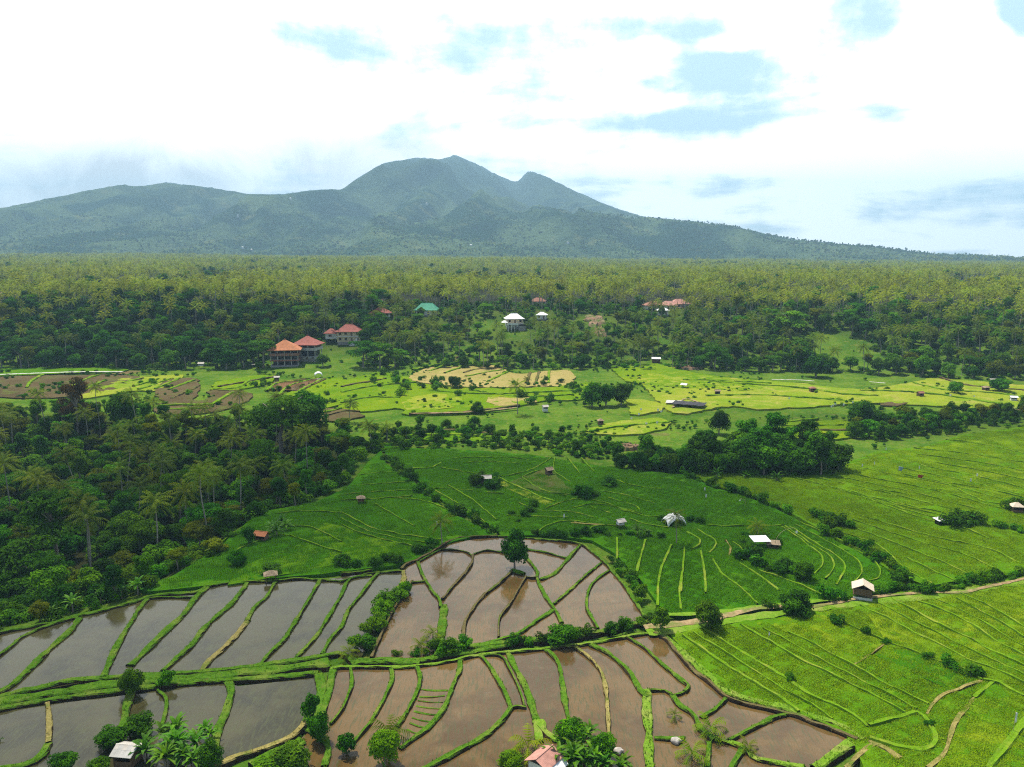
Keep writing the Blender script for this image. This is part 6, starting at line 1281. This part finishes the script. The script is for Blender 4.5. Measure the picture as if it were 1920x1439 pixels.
# dark shade net over seedlings
g = G(1292, 763); r = root('shade_net', (g.x, g.y, g.z), R(-24), 'large dark shade net stretched on posts over the terrace', 'shade net'); n = 13; V = []; F = []
for i in range(n):
    for j in range(n): V.append(((i / (n - 1) - .5) * 13.6, (j / (n - 1) - .5) * 8, 1.7 - .25 * math.sin(i * math.pi / 3) ** 2 - .2 * math.sin(j * math.pi / 4) ** 2))
for i in range(n - 1):
    for j in range(n - 1): F.append((i * n + j, (i + 1) * n + j, (i + 1) * n + j + 1, i * n + j + 1))
link('net', fmesh('net', V, F), M['net'], r).modifiers.new('thick', 'SOLIDIFY').thickness = .04
for x in (-6.5, 0, 6.5):
    for y in (-3.7, 3.7): MB().tube([(x, y, -.6), (x, y, 1.75)], [.06, .05], 6).build('post', M['wood'], r)
g = G(1262, 757); o = sheet('pond', [(g.x + a, g.y + b) for a, b in ((-4, -3), (3, -4), (5, 2), (-2, 4))], g.z + .9, M['concrete'])

# flags and poles that keep birds off the rice
def flag(px, py, label, h, cloth='cloth', fw=.5, fh=1.2, group=None):
    g = G(px, py); r = root('bird_scaring_flag', (g.x, g.y, g.z), rng.uniform(-.5, .5), label, 'flag', group); MB().tube([(0, 0, -.3), (.05, 0, h)], [.035, .025], 6).build('pole', M['bamboo'], r)
    V = []; F = []
    for k in range(7):
        t = k / 6; V += [(.05, 0, h - t * fh), (.05 + fw * (1 - .4 * t) , .12 * math.sin(t * 6), h - t * fh - .15)]
    for k in range(6): F.append((2 * k, 2 * k + 1, 2 * k + 3, 2 * k + 2))
    link('cloth', fmesh('cloth', V, F, smooth=True), M[cloth], r).modifiers.new('thick', 'SOLIDIFY').thickness = .02; return r
flag(1899, 1378, 'tall white flag on a pole in the lime rice field near the lower right corner', 3.4, fw=.3, fh=1.5)
flag(1440, 1201, 'thin pale flag on a stick in the near rice field', 1.6, fw=.25, fh=.6)
flag(1684, 888, 'pale blue cloth on a pole in the right rice field', 2.2, 'blue_cloth', 1.3, 1.3); flag(1720, 900, 'red cloth on a low pole in the right rice field', 1.6, 'red_cloth', 1.6, .9)
for px, py in [(1615, 880), (1638, 876), (1722, 884), (1830, 898), (1592, 862), (1660, 848), (1818, 908), (1322, 938), (1320, 925), (818, 990), (1056, 976), (1430, 838)]: flag(px, py, 'small white flag on a stick standing in the rice', 1.7, group='small white flags in the rice', fw=.45, fh=.9)
for px, py in [(1478, 752), (1560, 766), (1580, 764), (1564, 763), (1597, 760), (1825, 748), (1780, 746), (1557, 768), (1230, 798), (1182, 790), (1196, 782), (1200, 773), (1232, 774), (1238, 777), (1210, 800)]: flag(px, py, 'small white cloth on a stick on the yellow terraces', 1.7, group='white cloths on the terraces', fw=.9, fh=.9)
def penjor(pxb, pyb, h, bend, label, rz):
    g = G(pxb, pyb); r = root('bamboo_pole', (g.x, g.y, g.z), rz, label, 'pole'); b = MB(); pts = []
    for k in range(11): t = k / 10; pts.append((bend * t ** 2.6, 0, h * (t - .28 * t ** 4)))
    pts += [(bend * 1.12, 0, h * .60)]; b.tube(pts, [.07 - .004 * k for k in range(12)], 6); b.build('stem', M['bamboo'], r, True)
    MB().box(bend * 1.12 - .2, bend * 1.12 + .2, -.05, .05, h * .52, h * .60).build('ornament', M['cloth'], r); return r
penjor(1452, 1030, 6.5, 4.6, 'arched bamboo pole beside the flat white roof', R(10)); penjor(1398, 950, 3.0, -1.4, 'bent white pole beside the grove hedge', R(5))
# boulder and stones
def boulder(px, py, s, label):
    g = G(px, py); b = []; n = 90; d = rng.normal(size=(n, 3)); d /= np.linalg.norm(d, axis=1, keepdims=True)
    import bmesh
    bm = bmesh.new(); bmesh.ops.create_icosphere(bm, subdivisions=3, radius=1)
    for v in bm.verts: q = v.co; f = 0.75 + .5 * float(vnoise(q.x * 1.6 + 4, q.y * 1.6 + q.z * 1.3, 77)); v.co = Vector((q.x * 1.2 * f, q.y * f, q.z * .75 * f))
    me = bpy.data.meshes.new('boulder'); bm.to_mesh(me); bm.free(); o = link('boulder', me, M['stone']); o.location = (g.x, g.y, g.z + .3); o.scale = (s,) * 3; tag(o, label, 'boulder')
boulder(1268, 1393, .62, 'big pale boulder on the bund between two brown paddies'); boulder(1160, 1412, .55, 'pale flat stone breaking the water of a brown paddy')
# tiny white houses on the mountain flank
xs_, ys_, zz_ = MTN
for px, py in [(446, 408), (545, 380), (800, 390), (883, 465), (1065, 460), (455, 470), (472, 471)]:
    u, dy, dz = ray(px, py); best = None
    for k in np.arange(2600, 7900, 15.0):
        x = u * k; y = dy * k; zc = CAMZ + dz * k; i = int((x + 8200) / 32); j = int((y - 2500) / 42)
        if 0 <= j < 140 and 0 <= i < zz_.shape[1] and zc < zz_[j, i]: best = (x, y, zz_[j, i]); break
    if best:
        r = root('mountain_house', (best[0], best[1], best[2] + 5), rng.uniform(-.4, .4), 'tiny pale house high on the green mountain flank', 'house', 'houses on the mountain flank', 0.7)
        MB().box(-6, 6, -4, 4, -14, 3).build('wall', M['white'], r); MB().hip(-7, 7, -5, 5, 3.02, 3, 4).build('roof', M['roof_white'], r)

# ------------------------------------------------------------------ air between here and the mountain
def build_haze():
    m = bpy.data.materials.new('haze'); m.use_nodes = True; t = NT(m.node_tree); t.n.remove(t.n['Principled BSDF'])
    v = t.node('ShaderNodeVolumePrincipled'); v.inputs['Color'].default_value = (0.46, 0.75, 1.0, 1); v.inputs['Density'].default_value = 1.32e-4; v.inputs['Anisotropy'].default_value = 0.0
    t.l.new(v.outputs[0], t.n['Material Output'].inputs['Volume'])
    b = MB().box(-12600, 12600, -400, 12600, -85, 1180); o = b.build('haze', m); struct(o, 'stuff')
build_haze()
